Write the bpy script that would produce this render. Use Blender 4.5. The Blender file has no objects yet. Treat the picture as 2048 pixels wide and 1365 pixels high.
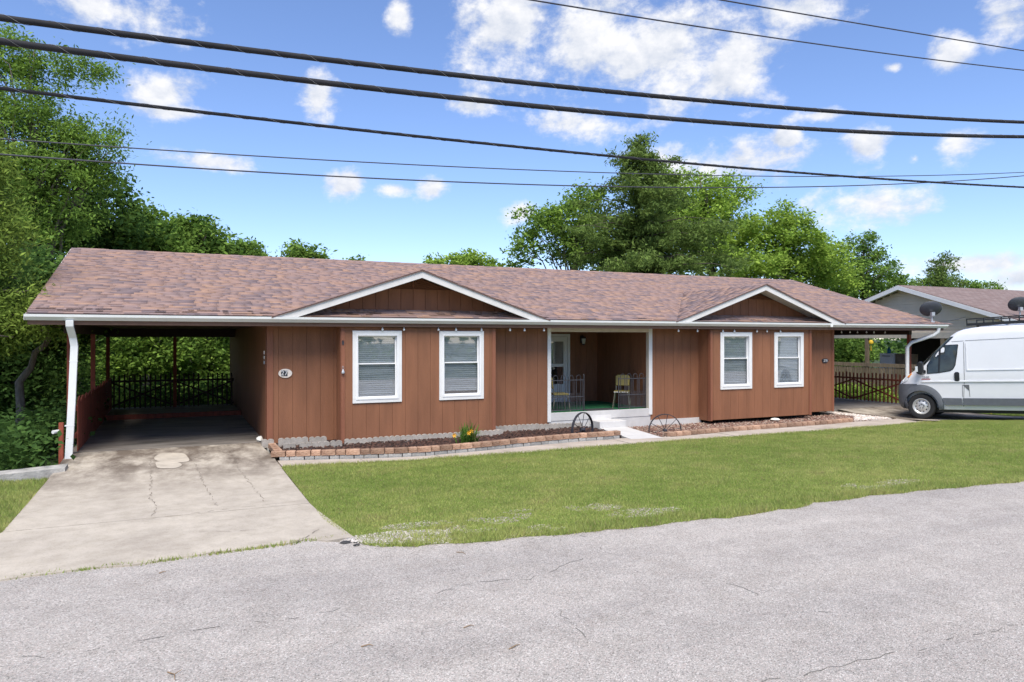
import bpy, bmesh, math, random
import numpy as np
from mathutils import Vector, Matrix
from math import radians as R, sin, cos, tan, atan, pi

# ------------------------------------------------------------------ camera, sky, sun, exposure
A = R(24.8); F = 1459.0; CZ = 2.4; HOR = 677.0
scene = bpy.context.scene
COL = scene.collection
cam_d = bpy.data.cameras.new('camera'); cam = bpy.data.objects.new('camera', cam_d); COL.objects.link(cam)
cam.location = (0, 0, CZ); cam.rotation_euler = (R(90), 0, -A)
cam_d.sensor_width = 36; cam_d.lens = F/2048*36; cam_d.shift_y = -(682.5-HOR)/2048
cam_d.clip_end = 3000; cam_d.clip_start = .05
scene.camera = cam
SUN_AZ, SUN_EL = R(202), R(58)          # azimuth clockwise from +Y
world = bpy.data.worlds.new('World'); scene.world = world; world.use_nodes = True
SKY_STRENGTH = 0.14
sun_d = bpy.data.lights.new('sun', 'SUN'); sun_d.energy = 3.9; sun_d.angle = R(38); sun_d.color = (1, .94, .84)
sun = bpy.data.objects.new('sun', sun_d); COL.objects.link(sun)
sdir = Vector((sin(SUN_AZ)*cos(SUN_EL), cos(SUN_AZ)*cos(SUN_EL), sin(SUN_EL)))
sun.rotation_euler = (-sdir).to_track_quat('-Z', 'Y').to_euler(); sun.location = (0, -20, 40)
vs = scene.view_settings
vs.view_transform = 'Standard'; vs.look = 'None'; vs.exposure = 0.5; vs.gamma = 1; vs.use_curve_mapping = False
scene.render.engine = 'CYCLES'
scene.cycles.max_bounces = 4; scene.cycles.diffuse_bounces = 3; scene.cycles.transparent_max_bounces = 12

def build_sky():
    nt = world.node_tree; N = nt.nodes; L = nt.links; N.clear()
    def nd(t, **k):
        n = N.new(t)
        for a, b in k.items(): setattr(n, a, b)
        return n
    def math_(op, a, b=None, c=None, clamp=False):
        n = nd('ShaderNodeMath', operation=op, use_clamp=clamp)
        for i, v in enumerate((a, b, c)):
            if v is None: continue
            if isinstance(v, (int, float)): n.inputs[i].default_value = v
            else: L.new(v, n.inputs[i])
        return n.outputs[0]
    out = nd('ShaderNodeOutputWorld')
    sky = nd('ShaderNodeTexSky', sky_type='NISHITA', sun_disc=False)
    sky.sun_elevation = SUN_EL; sky.sun_rotation = SUN_AZ
    sky.air_density = 1.0; sky.dust_density = .1; sky.ozone_density = 6.0; sky.altitude = 300
    tint = nd('ShaderNodeMix', data_type='RGBA', blend_type='MULTIPLY'); tint.inputs[0].default_value = 1; L.new(sky.outputs[0], tint.inputs[6]); tint.inputs[7].default_value = (1.05, .98, 1.05, 1)
    bg1 = nd('ShaderNodeBackground'); L.new(tint.outputs[2], bg1.inputs[0]); bg1.inputs[1].default_value = SKY_STRENGTH
    tc = nd('ShaderNodeTexCoord'); sep = nd('ShaderNodeSeparateXYZ'); L.new(tc.outputs['Generated'], sep.inputs[0])
    az = math_('ARCTAN2', sep.outputs[0], sep.outputs[1]); el = math_('ARCSINE', sep.outputs[2])
    p = nd('ShaderNodeCombineXYZ'); L.new(az, p.inputs[0]); L.new(el, p.inputs[1])
    blobs = [(235,25,150,50),(330,185,72,44),(630,190,52,52),(800,30,30,40),(430,325,115,20),(695,368,50,26),(865,378,42,26),
             (1030,50,120,130),(1200,60,170,120),(1340,110,190,115),(1480,130,120,90),(1600,20,120,40),(1165,245,115,36),(1430,335,170,55),(1570,278,32,20),(1730,290,48,34),(1910,285,60,40),
             (1735,405,125,56),(1040,425,48,30),(1900,105,58,42),(2010,40,60,62),(1930,530,170,26),(2040,560,80,30),(1640,230,60,14),(940,210,60,22),(790,380,50,14),(360,225,90,20),(1790,135,22,12),(1830,318,18,12),
             (2300,200,160,60),(-300,150,170,70),(-180,380,120,40),(2500,420,120,40),(700,-220,220,90),(1500,-300,260,100)]
    cur = None
    for (x, y, hw, hh) in blobs:
        u = (x-1024)/F; a = A+atan(u); e = math.atan((HOR-y)/F*cos(atan(u)))
        sx = F/(hw*1.15)/cos(atan(u))**2*1.0; sy = F/(hh*1.2)/cos(atan(u))
        m = nd('ShaderNodeVectorMath', operation='MULTIPLY_ADD'); L.new(p.outputs[0], m.inputs[0])
        m.inputs[1].default_value = (sx, sy, 0); m.inputs[2].default_value = (-a*sx, -e*sy, 0)
        l = nd('ShaderNodeVectorMath', operation='LENGTH'); L.new(m.outputs[0], l.inputs[0])
        cur = l.outputs['Value'] if cur is None else math_('MINIMUM', cur, l.outputs['Value'])
    b = math_('MAXIMUM', math_('SUBTRACT', 1.0, cur), -1.0)
    mp = nd('ShaderNodeMapping'); L.new(p.outputs[0], mp.inputs[0]); mp.inputs['Scale'].default_value = (1, 1.5, 1)
    n1 = nd('ShaderNodeTexNoise'); n1.noise_dimensions = '2D'; L.new(mp.outputs[0], n1.inputs['Vector'])
    n1.inputs['Scale'].default_value = 12; n1.inputs['Detail'].default_value = 9; n1.inputs['Roughness'].default_value = .64; n1.inputs['Distortion'].default_value = .08
    # the rest of the dome: the same kind of scattered clouds, from a coarse noise
    n2 = nd('ShaderNodeTexNoise'); n2.noise_dimensions = '3D'; L.new(tc.outputs['Generated'], n2.inputs['Vector'])
    n2.inputs['Scale'].default_value = 4.2; n2.inputs['Detail'].default_value = 2
    da = math_('ABSOLUTE', math_('SUBTRACT', az, A))
    out_az = math_('MULTIPLY', math_('SUBTRACT', da, .95), 6, clamp=True)
    out_el = math_('MULTIPLY', math_('SUBTRACT', el, .62), 6, clamp=True)
    outm = math_('MAXIMUM', out_az, out_el)
    bo = math_('SUBTRACT', math_('MULTIPLY', math_('SUBTRACT', n2.outputs[0], .52), 7.0), .1)
    bmix = math_('MAXIMUM', b, math_('SUBTRACT', math_('MULTIPLY', math_('ADD', bo, 1.0), outm), 1.0))
    v = math_('ADD', math_('MULTIPLY', bmix, 1.2), math_('MULTIPLY', math_('SUBTRACT', n1.outputs[0], .5), 2.9))
    mr = nd('ShaderNodeMapRange', interpolation_type='SMOOTHSTEP'); L.new(v, mr.inputs[0])
    mr.inputs[1].default_value = .05; mr.inputs[2].default_value = 1.0; mr.inputs[4].default_value = .97
    # cloud tone: billow shading painted into the colour, greyer below
    mp2 = nd('ShaderNodeMapping'); L.new(mp.outputs[0], mp2.inputs[0]); mp2.inputs['Location'].default_value = (.006, .02, 0)
    n3 = nd('ShaderNodeTexNoise'); n3.noise_dimensions = '2D'; L.new(mp2.outputs[0], n3.inputs['Vector'])
    n3.inputs['Scale'].default_value = 12; n3.inputs['Detail'].default_value = 5; n3.inputs['Roughness'].default_value = .55
    sh = math_('ADD', math_('MULTIPLY', math_('SUBTRACT', n1.outputs[0], n3.outputs[0]), 2.6), .62, clamp=True)
    cm = nd('ShaderNodeMix', data_type='RGBA'); L.new(sh, cm.inputs[0])
    cm.inputs[6].default_value = (.60, .66, .78, 1); cm.inputs[7].default_value = (.98, .98, 1.0, 1)
    bg2 = nd('ShaderNodeBackground'); L.new(cm.outputs[2], bg2.inputs[0]); bg2.inputs[1].default_value = .74
    mx = nd('ShaderNodeMixShader'); L.new(mr.outputs[0], mx.inputs[0]); L.new(bg1.outputs[0], mx.inputs[1]); L.new(bg2.outputs[0], mx.inputs[2])
    L.new(mx.outputs[0], out.inputs[0])
build_sky()

# ------------------------------------------------------------------ pixel helpers (2048-wide photograph)
def ray(x): return tan(A+atan((x-1024)/F))
def gp(x, y, z=0.0):
    d = (CZ-z)*F/(y-HOR); t = ray(x); Y = d/(t*sin(A)+cos(A)); return (t*Y, Y)
def at(x, y, Y):
    t = ray(x); d = Y*(t*sin(A)+cos(A)); return Vector((t*Y, Y, CZ-(y-HOR)*d/F))
def pxm(x, Y):                                   # metres for one pixel at distance Y
    t = ray(x); return Y*(t*sin(A)+cos(A))/F

# ------------------------------------------------------------------ materials
MATS = {}
def mat(name, col, rough=.7, var=.12, scale=6.0, bump=0.0, bscale=60.0, metal=0.0, attr=False, objvar=0.0, spec=.4, detail=4.0, col2=None, stretch=None, translucent=0.0):
    m = bpy.data.materials.new(name); m.use_nodes = True; nt = m.node_tree; N = nt.nodes; L = nt.links
    b = N['Principled BSDF']; b.inputs['Roughness'].default_value = rough; b.inputs['Metallic'].default_value = metal
    b.inputs['Specular IOR Level'].default_value = spec
    tc = N.new('ShaderNodeTexCoord'); vec = tc.outputs['Object']
    if stretch:
        mp = N.new('ShaderNodeMapping'); mp.inputs['Scale'].default_value = stretch; L.new(vec, mp.inputs[0]); vec = mp.outputs[0]
    no = N.new('ShaderNodeTexNoise'); no.inputs['Scale'].default_value = scale; no.inputs['Detail'].default_value = detail; no.inputs['Roughness'].default_value = .6
    L.new(vec, no.inputs['Vector'])
    mr = N.new('ShaderNodeMapRange'); L.new(no.outputs[0], mr.inputs[0]); mr.inputs[1].default_value = .3; mr.inputs[2].default_value = .7
    mx = N.new('ShaderNodeMix'); mx.data_type = 'RGBA'; L.new(mr.outputs[0], mx.inputs[0])
    c1 = tuple(c*(1-var) for c in col); c2 = col2 or tuple(min(1, c*(1+var)) for c in col)
    mx.inputs[6].default_value = (*c1, 1); mx.inputs[7].default_value = (*c2, 1)
    o = mx.outputs[2]
    if attr:
        at_ = N.new('ShaderNodeAttribute'); at_.attribute_name = 'Col'
        mu = N.new('ShaderNodeMix'); mu.data_type = 'RGBA'; mu.blend_type = 'MULTIPLY'; mu.inputs[0].default_value = 1
        L.new(o, mu.inputs[6]); L.new(at_.outputs['Color'], mu.inputs[7]); o = mu.outputs[2]
    if objvar:
        oi = N.new('ShaderNodeObjectInfo'); hs = N.new('ShaderNodeHueSaturation'); L.new(o, hs.inputs['Color'])
        mv = N.new('ShaderNodeMapRange'); L.new(oi.outputs['Random'], mv.inputs[0]); mv.inputs[3].default_value = 1-objvar; mv.inputs[4].default_value = 1+objvar
        L.new(mv.outputs[0], hs.inputs['Value']); o = hs.outputs[0]
    L.new(o, b.inputs['Base Color'])
    if bump:
        n2 = N.new('ShaderNodeTexNoise'); n2.inputs['Scale'].default_value = bscale; n2.inputs['Detail'].default_value = 3; L.new(vec, n2.inputs['Vector'])
        bp = N.new('ShaderNodeBump'); bp.inputs['Strength'].default_value = bump; bp.inputs['Distance'].default_value = .02
        L.new(n2.outputs[0], bp.inputs['Height']); L.new(bp.outputs[0], b.inputs['Normal'])
    if translucent:
        tr = N.new('ShaderNodeBsdfTranslucent'); ms = N.new('ShaderNodeMixShader'); ms.inputs[0].default_value = translucent
        L.new(o, tr.inputs[0]); L.new(b.outputs[0], ms.inputs[1]); L.new(tr.outputs[0], ms.inputs[2])
        L.new(ms.outputs[0], N['Material Output'].inputs[0])
    MATS[name] = m; return m
def glass(name, tint, fac, rough=.02):
    m = bpy.data.materials.new(name); m.use_nodes = True; nt = m.node_tree; N = nt.nodes; L = nt.links; N.remove(N['Principled BSDF'])
    t = N.new('ShaderNodeBsdfTransparent'); t.inputs[0].default_value = (*tint, 1)
    g = N.new('ShaderNodeBsdfGlossy'); g.inputs['Roughness'].default_value = rough
    ms = N.new('ShaderNodeMixShader'); ms.inputs[0].default_value = fac
    L.new(t.outputs[0], ms.inputs[1]); L.new(g.outputs[0], ms.inputs[2]); L.new(ms.outputs[0], N['Material Output'].inputs[0])
    MATS[name] = m; return m

SID = (.243, .104, .053)
mat('siding', SID, .66, .15, 1.6, .25, 45, objvar=.035, stretch=(3, 3, .45), detail=7)
mat('siding_back', (.15, .06, .031), .8, .1)
mat('trim_brown', (.245, .095, .052), .6, .10, 3, .15, 40, stretch=(4, 4, .4))
mat('soffit', (.15, .085, .06), .7, .1)
mat('ceiling', (.06, .04, .03), .85, .2)
mat('white_paint', (.74, .735, .72), .5, .05, 4, .08, 30)
mat('rake_paint', (.66, .64, .62), .55, .07, 4, .1, 30)
mat('gutter_white', (.76, .77, .75), .4, .05, 1.5, col2=(.80, .81, .80))
mat('frame_white', (.8, .8, .8), .4, .03)
mat('grey_concrete', (.56, .545, .53), .8, .08, 3, .2, 40)
mat('blind', (.66, .69, .73), .5, .04)
mat('shade_black', (.03, .03, .032), .9, .1)  # near-black that stands in for unlit rooms and the gap under the bay
mat('curtain', (.45, .45, .42), .9, .1, 9)
glass('window_glass', (.93, .95, .96), .16)
mat('shingle', (1, 1, 1), .9, .12, 40, .4, 160, attr=True)
mat('roof_base', (.16, .10, .09), .9, .2, 10)
mat('green_carpet', (.02, .16, .06), .95, .25, 8, .3, 120)
mat('dark_iron', (.045, .045, .055), .5, .2, 10, metal=.3)
mat('grey_iron', (.075, .072, .08), .5, .2, 10, metal=.3)
mat('red_wood', (.25, .062, .036), .8, .35, 5, .3, 40, objvar=.15, stretch=(5, 5, .6))
mat('red_post', (.24, .058, .034), .75, .3, 5, stretch=(4, 4, .5))
mat('dark_wood', (.045, .028, .022), .8, .3, 5)
mat('vinyl_yellow', (.34, .27, .07), .45, .08, 10)
mat('chrome', (.45, .40, .28), .3, .1, metal=.6)
mat('black_rubber', (.02, .02, .021), .8, .2)
mat('brick_red', (.36, .19, .12), .9, .35, 9, .9, 40, objvar=.40, col2=(.54, .36, .25))
mat('brick_grey', (.36, .35, .33), .9, .2, 14, .6, 40, objvar=.15)
mat('scallop', (.37, .335, .295), .9, .22, 10, .5, 60, objvar=.12)
mat('chips', (1, 1, 1), .9, .15, 30, attr=True)
mat('soil', (.045, .026, .02), .95, .3, 20, .5, 60)
mat('gravel_bed', (.22, .135, .105), .95, .35, 35, .6, 60)
mat('white_gravel', (.62, .54, .47), .95, .3, 40, .6, 70)
mat('grass', (1, 1, 1), .85, .1, 3, attr=True, translucent=.45, spec=.06)
mat('bark', (.17, .14, .115), .9, .35, 9, .6, 30, stretch=(3, 3, .6))
mat('bark_dark', (.075, .06, .05), .9, .35, 9, .5, 30)
mat('leaf', (1, 1, 1), .85, .1, 1, attr=True, translucent=.42, spec=.06)
mat('cable', (.028, .028, .031), .8, .25, 3, spec=.2)
mat('lash', (.22, .22, .22), .7, .1)
mat('wire_dark', (.05, .05, .065), .6, .2)
mat('van_paint', (.72, .73, .75), .22, .02, 2, spec=.5)
mat('van_grey', (.11, .12, .135), .6, .1, 10)
mat('van_black', (.015, .016, .018), .4, .1)
mat('wheel_silver', (.58, .58, .56), .38, .12, 8, metal=.5)
mat('amber', (.75, .25, .04), .3, .1)
mat('lens', (.62, .66, .68), .2, .1)
glass('van_glass', (.30, .34, .34), .14)
mat('seam', (.12, .125, .13), .7, .1)
mat('badge_red', (.36, .09, .09), .5, .1)
mat('badge_grey', (.22, .23, .25), .4, .1)
mat('beige_siding', (.74, .61, .46), .65, .06, 3, .1, 30)
mat('beige_trim', (.62, .55, .46), .65, .12, 4)
mat('grey_wood', (.25, .19, .135), .85, .3, 5, .3, 40, objvar=.15, stretch=(4, 4, .5))
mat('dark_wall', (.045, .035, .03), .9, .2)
mat('dish', (.05, .055, .065), .45, .1)
mat('galv', (.5, .52, .54), .45, .1, metal=.5)
mat('blue_plastic', (.03, .2, .42), .4, .1)
mat('plain_yellow', (.75, .5, .05), .4, .1)  # plain yellow, no emission
mat('bulb', (.85, .86, .88), .2, .02)
mat('plaque', (.78, .70, .62), .6, .12, 20)
mat('black_plate', (.02, .024, .035), .5, .1)
mat('stone_white', (.72, .70, .64), .8, .15, 12, .4, 20)
mat('timber', (.20, .155, .115), .9, .3, 6)
mat('asphalt_chunk', (.05, .05, .052), .95, .3, 30, .8, 60)
mat('twig', (.24, .16, .09), .9, .3, 20)
mat('crack', (.17, .16, .145), .95, .3, 30)
mat('crack_pale', (.26, .225, .19), .95, .3, 30)
mat('patch', (.47, .415, .34), .88, .16, 5, .15, 60)
mat('flower', (.85, .42, .02), .6, .1)
mat('rubber_mat', (.05, .05, .052), .9, .2)
mat('stem_green', (.09, .17, .04), .7, .1)
mat('bare_dirt', (.33, .31, .19), .95, .35, 14, .6, 70)
mat('crack_drive', (.22, .185, .15), .95, .3, 30)
mat('conduit', (.7, .7, .68), .5, .1)

def surface_mat(name, build):
    m = bpy.data.materials.new(name); m.use_nodes = True; nt = m.node_tree
    build(nt.nodes, nt.links, nt.nodes['Principled BSDF']); MATS[name] = m
def _noise(N, L, vec, scale, detail=4, rough=.6):
    n = N.new('ShaderNodeTexNoise'); n.inputs['Scale'].default_value = scale; n.inputs['Detail'].default_value = detail; n.inputs['Roughness'].default_value = rough
    L.new(vec, n.inputs['Vector']); return n.outputs[0]
def _ramp(N, L, fac, stops):
    r = N.new('ShaderNodeValToRGB'); L.new(fac, r.inputs[0]); e = r.color_ramp.elements
    while len(e) < len(stops): e.new(.5)
    for i, (p, c) in enumerate(stops): e[i].position = p; e[i].color = (*c, 1)
    return r.outputs[0]
def _mix(N, L, fac, a, b, mode='MIX'):
    m = N.new('ShaderNodeMix'); m.data_type = 'RGBA'; m.blend_type = mode
    for s, v in ((0, fac), (6, a), (7, b)):
        if isinstance(v, (int, float)): m.inputs[s].default_value = v
        elif isinstance(v, tuple): m.inputs[s].default_value = (*v, 1)
        else: L.new(v, m.inputs[s])
    return m.outputs[2]
def _bump(N, L, b, h, s, d=.02):
    bp = N.new('ShaderNodeBump'); bp.inputs['Strength'].default_value = s; bp.inputs['Distance'].default_value = d
    L.new(h, bp.inputs['Height']); L.new(bp.outputs[0], b.inputs['Normal'])
def road_nodes(N, L, b):
    v = N.new('ShaderNodeTexCoord').outputs['Object']
    vo = N.new('ShaderNodeTexVoronoi'); vo.inputs['Scale'].default_value = 115; L.new(v, vo.inputs['Vector'])
    sx = N.new('ShaderNodeSeparateColor'); L.new(vo.outputs['Color'], sx.inputs[0])
    chips = _ramp(N, L, sx.outputs[0], [(0, (.17, .162, .15)), (.10, (.30, .286, .268)), (.5, (.405, .388, .362)), (.78, (.44, .385, .36)), (.92, (.58, .56, .53))])
    mp = N.new('ShaderNodeMapping'); mp.inputs['Scale'].default_value = (.35, 1.3, 1); mp.inputs['Rotation'].default_value = (0, 0, R(6)); L.new(v, mp.inputs[0])
    big = _noise(N, L, mp.outputs[0], .6, 6, .6); tone = _ramp(N, L, big, [(.30, (.85, .84, .845)), (.5, (1.0, .985, .975)), (.70, (1.12, 1.10, 1.08))])
    mid = _noise(N, L, v, 2.2, 6, .7); tone2 = _ramp(N, L, mid, [(.3, (.86, .85, .84)), (.55, (1.0, 1.0, 1.0)), (.75, (1.12, 1.12, 1.12))])
    v2 = N.new('ShaderNodeTexVoronoi'); v2.inputs['Scale'].default_value = 64; L.new(v, v2.inputs['Vector']); s2 = N.new('ShaderNodeSeparateColor'); L.new(v2.outputs['Color'], s2.inputs[0])
    chips = _mix(N, L, 1.0, chips, _ramp(N, L, s2.outputs[1], [(0, (.80, .79, .78)), (.12, (.97, .965, .96)), (.85, (1.02, 1.005, .99)), (1.0, (1.10, 1.07, 1.05))]), 'MULTIPLY')
    c = _mix(N, L, 1.0, chips, tone, 'MULTIPLY'); c = _mix(N, L, 1.0, c, tone2, 'MULTIPLY')
    L.new(c, b.inputs['Base Color']); b.inputs['Roughness'].default_value = .9; b.inputs['Specular IOR Level'].default_value = .2
    _bump(N, L, b, vo.outputs['Distance'], .5, .012)
surface_mat('road_chipseal', road_nodes)
def drive_nodes(N, L, b):
    v = N.new('ShaderNodeTexCoord').outputs['Object']
    n1 = _noise(N, L, v, .9, 6, .65); c = _ramp(N, L, n1, [(.32, (.385, .338, .28)), (.6, (.49, .435, .36))])
    n2 = _noise(N, L, v, 55, 3); c = _mix(N, L, 1.0, c, _ramp(N, L, n2, [(.25, (.72, .72, .72)), (.42, (1, 1, 1)), (.7, (1.05, 1.05, 1.05))]), 'MULTIPLY')
    # oil and tyre stains near the carport mouth
    sp = N.new('ShaderNodeSeparateXYZ'); L.new(v, sp.inputs[0])
    mr = N.new('ShaderNodeMapRange'); mr.interpolation_type = 'SMOOTHSTEP'; L.new(sp.outputs[1], mr.inputs[0]); mr.inputs[1].default_value = 11.5; mr.inputs[2].default_value = 15.6
    mp = N.new('ShaderNodeMapping'); mp.inputs['Scale'].default_value = (1.1, .55, 1); L.new(v, mp.inputs[0])
    n3 = _noise(N, L, mp.outputs[0], 1.5, 6, .7)
    st = N.new('ShaderNodeMapRange'); L.new(n3, st.inputs[0]); st.inputs[1].default_value = .37; st.inputs[2].default_value = .60
    mu = N.new('ShaderNodeMath'); mu.operation = 'MULTIPLY'; L.new(mr.outputs[0], mu.inputs[0]); L.new(st.outputs[0], mu.inputs[1])
    c = _mix(N, L, mu.outputs[0], c, (.15, .12, .095))
    n4 = _noise(N, L, v, 4.5, 6, .7); c = _mix(N, L, 1.0, c, _ramp(N, L, n4, [(.3, (.86, .85, .83)), (.6, (1.04, 1.04, 1.04))]), 'MULTIPLY')
    L.new(c, b.inputs['Base Color']); b.inputs['Roughness'].default_value = .88; b.inputs['Specular IOR Level'].default_value = .25
    _bump(N, L, b, n2, .15)
surface_mat('drive_concrete', drive_nodes)
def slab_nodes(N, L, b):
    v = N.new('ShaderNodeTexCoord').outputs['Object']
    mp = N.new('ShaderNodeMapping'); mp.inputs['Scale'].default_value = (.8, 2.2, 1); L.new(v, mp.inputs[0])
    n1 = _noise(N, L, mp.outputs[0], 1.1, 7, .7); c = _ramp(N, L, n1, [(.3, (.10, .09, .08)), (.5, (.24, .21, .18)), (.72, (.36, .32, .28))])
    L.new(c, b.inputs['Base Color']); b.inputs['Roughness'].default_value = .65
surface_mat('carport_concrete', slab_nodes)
def walk_nodes(N, L, b):
    v = N.new('ShaderNodeTexCoord').outputs['Object']
    n1 = _noise(N, L, v, 1.6, 6, .65); c = _ramp(N, L, n1, [(.3, (.36, .30, .245)), (.65, (.50, .43, .36))])
    n2 = _noise(N, L, v, 60, 3); c = _mix(N, L, 1.0, c, _ramp(N, L, n2, [(.3, (.8, .8, .8)), (.5, (1, 1, 1))]), 'MULTIPLY')
    L.new(c, b.inputs['Base Color']); b.inputs['Roughness'].default_value = .9; _bump(N, L, b, n2, .15)
surface_mat('walk_concrete', walk_nodes)
def lawn_nodes(N, L, b):
    v = N.new('ShaderNodeTexCoord').outputs['Object']
    n1 = _noise(N, L, v, 1.2, 6, .65); c = _ramp(N, L, n1, [(.3, (.15, .22, .04)), (.55, (.20, .27, .055)), (.75, (.28, .27, .10))])
    n2 = _noise(N, L, v, 45, 4); c = _mix(N, L, 1.0, c, _ramp(N, L, n2, [(.25, (.5, .5, .5)), (.6, (1.15, 1.15, 1.15))]), 'MULTIPLY')
    L.new(c, b.inputs['Base Color']); b.inputs['Roughness'].default_value = .95; b.inputs['Specular IOR Level'].default_value = .1; _bump(N, L, b, n2, .6, .04)
surface_mat('lawn_soil', lawn_nodes)
def wood_nodes(N, L, b):
    v = N.new('ShaderNodeTexCoord').outputs['Object']
    n1 = _noise(N, L, v, .8, 6, .65); c = _ramp(N, L, n1, [(.3, (.02, .035, .01)), (.6, (.035, .06, .015)), (.8, (.06, .05, .03))])
    L.new(c, b.inputs['Base Color']); b.inputs['Roughness'].default_value = .95
surface_mat('forest_floor', wood_nodes)
def farroof_nodes(N, L, b):
    v = N.new('ShaderNodeTexCoord').outputs['Object']
    mp = N.new('ShaderNodeMapping'); mp.inputs['Rotation'].default_value = (R(-72)*0, 0, 0); L.new(v, mp.inputs[0])
    br = N.new('ShaderNodeTexBrick'); L.new(mp.outputs[0], br.inputs['Vector']); br.inputs['Scale'].default_value = 1.0
    br.inputs['Brick Width'].default_value = .35; br.inputs['Row Height'].default_value = .15; br.inputs['Mortar Size'].default_value = .012
    br.inputs['Color1'].default_value = (.19, .13, .115, 1); br.inputs['Color2'].default_value = (.24, .18, .165, 1); br.inputs['Mortar'].default_value = (.11, .08, .075, 1)
    n = _noise(N, L, v, 3, 5); c = _mix(N, L, 1.0, br.outputs[0], _ramp(N, L, n, [(.3, (.85, .85, .85)), (.7, (1.1, 1.1, 1.1))]), 'MULTIPLY')
    L.new(c, b.inputs['Base Color']); b.inputs['Roughness'].default_value = .95
surface_mat('far_shingle', farroof_nodes)

# ------------------------------------------------------------------ mesh helpers
W = {}                                            # world position of each parent's origin
class MB:
    def __init__(s, M=None): s.v = []; s.f = []; s.c = []; s.M = M
    def add(s, vs, fs, col=None):
        o = len(s.v)
        if s.M is not None: vs = [s.M @ Vector(p) for p in vs]
        s.v += [tuple(p) for p in vs]; s.f += [tuple(i+o for i in f) for f in fs]
        s.c += [col]*len(fs); return s
    def box(s, x0, x1, y0, y1, z0, z1, col=None):
        return s.add([(x0,y0,z0),(x1,y0,z0),(x1,y1,z0),(x0,y1,z0),(x0,y0,z1),(x1,y0,z1),(x1,y1,z1),(x0,y1,z1)],
                     [(0,3,2,1),(4,5,6,7),(0,1,5,4),(1,2,6,5),(2,3,7,6),(3,0,4,7)], col)
    def prism(s, poly, d, axis='y'):              # poly in the other two axes, extruded from d[0] to d[1]
        n = len(poly)
        def P(a, b, t): return {'x': (t, a, b), 'y': (a, t, b), 'z': (a, b, t)}[axis]
        vs = [P(a, b, d[0]) for a, b in poly]+[P(a, b, d[1]) for a, b in poly]
        fs = [tuple(range(n)), tuple(range(2*n-1, n-1, -1))]+[(i, i+n, (i+1) % n+n, (i+1) % n) for i in range(n)]
        return s.add(vs, fs)
    def bar(s, a, b, w, h=None, up=(0, 0, 1)):    # rectangular bar from a to b
        a = Vector(a); b = Vector(b); d = (b-a).normalized(); u = Vector(up)
        if abs(d.dot(u)) > .98: u = Vector((0, 1, 0))
        sd = d.cross(u).normalized()*w/2; uu = sd.cross(d).normalized()*(h or w)/2
        q = [a-sd-uu, a+sd-uu, a+sd+uu, a-sd+uu, b-sd-uu, b+sd-uu, b+sd+uu, b-sd+uu]
        return s.add(q, [(0,1,2,3),(7,6,5,4),(0,4,5,1),(1,5,6,2),(2,6,7,3),(3,7,4,0)])
    def tube(s, pts, r, n=8, cap=True):
        pts = [Vector(p) for p in pts]; rs = r if isinstance(r, (list, tuple)) else [r]*len(pts)
        vs = []; fs = []; u = None
        for i, p in enumerate(pts):
            d = (pts[min(i+1, len(pts)-1)]-pts[max(i-1, 0)])
            d = d.normalized() if d.length > 1e-9 else Vector((0, 0, 1))
            if u is None: u = d.orthogonal().normalized()
            else:
                u = (u-d*u.dot(d)); u = u.normalized() if u.length > 1e-6 else d.orthogonal().normalized()
            w = d.cross(u)
            vs += [p+(u*cos(2*pi*k/n)+w*sin(2*pi*k/n))*rs[i] for k in range(n)]
        for i in range(len(pts)-1):
            for k in range(n): fs.append((i*n+k, i*n+(k+1) % n, (i+1)*n+(k+1) % n, (i+1)*n+k))
        if cap: fs += [tuple(range(n-1, -1, -1)), tuple(range((len(pts)-1)*n, len(pts)*n))]
        return s.add(vs, fs)
    def lathe(s, prof, n=24, origin=(0, 0, 0), axis=(0, 0, 1)):   # prof: (radius, height) pairs
        ax = Vector(axis).normalized(); u = ax.orthogonal().normalized(); w = ax.cross(u); o = Vector(origin)
        vs = []; fs = []
        for r, h in prof: vs += [o+ax*h+(u*cos(2*pi*k/n)+w*sin(2*pi*k/n))*r for k in range(n)]
        for i in range(len(prof)-1):
            for k in range(n): fs.append((i*n+k, i*n+(k+1) % n, (i+1)*n+(k+1) % n, (i+1)*n+k))
        fs += [tuple(range(n-1, -1, -1)), tuple(range((len(prof)-1)*n, len(prof)*n))]
        return s.add(vs, fs)
    def mesh(s, name, m, smooth=False, bevel=0):
        me = bpy.data.meshes.new(name); me.from_pydata(s.v, [], s.f)
        bm = bmesh.new(); bm.from_mesh(me); bmesh.ops.recalc_face_normals(bm, faces=bm.faces); bm.to_mesh(me); bm.free()
        me.materials.append(MATS[m])
        if any(c is not None for c in s.c):
            ca = me.color_attributes.new('Col', 'FLOAT_COLOR', 'CORNER')
            for i, p in enumerate(me.polygons):
                for li in p.loop_indices: ca.data[li].color = (*s.c[i], 1)
        if smooth: me.shade_smooth() if smooth == 'all' else me.set_sharp_from_angle(angle=R(38))
        return me
    def build(s, name, m, parent=None, smooth=False, bevel=0):
        o = bpy.data.objects.new(name, s.mesh(name, m, smooth)); COL.objects.link(o)
        if bevel:
            md = o.modifiers.new('bevel', 'BEVEL'); md.width = bevel; md.segments = 2; md.limit_method = 'ANGLE'
        if parent: par(o, parent)
        return o
def par(o, p):
    o.parent = p; o.matrix_parent_inverse = Matrix.Translation(-Vector(W.get(p.name, (0, 0, 0))))
def link(name, me, parent, loc=(0, 0, 0), rot=(0, 0, 0)):
    o = bpy.data.objects.new(name, me); COL.objects.link(o); o.location = loc; o.rotation_euler = rot
    if parent: par(o, parent)
    return o
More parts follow.
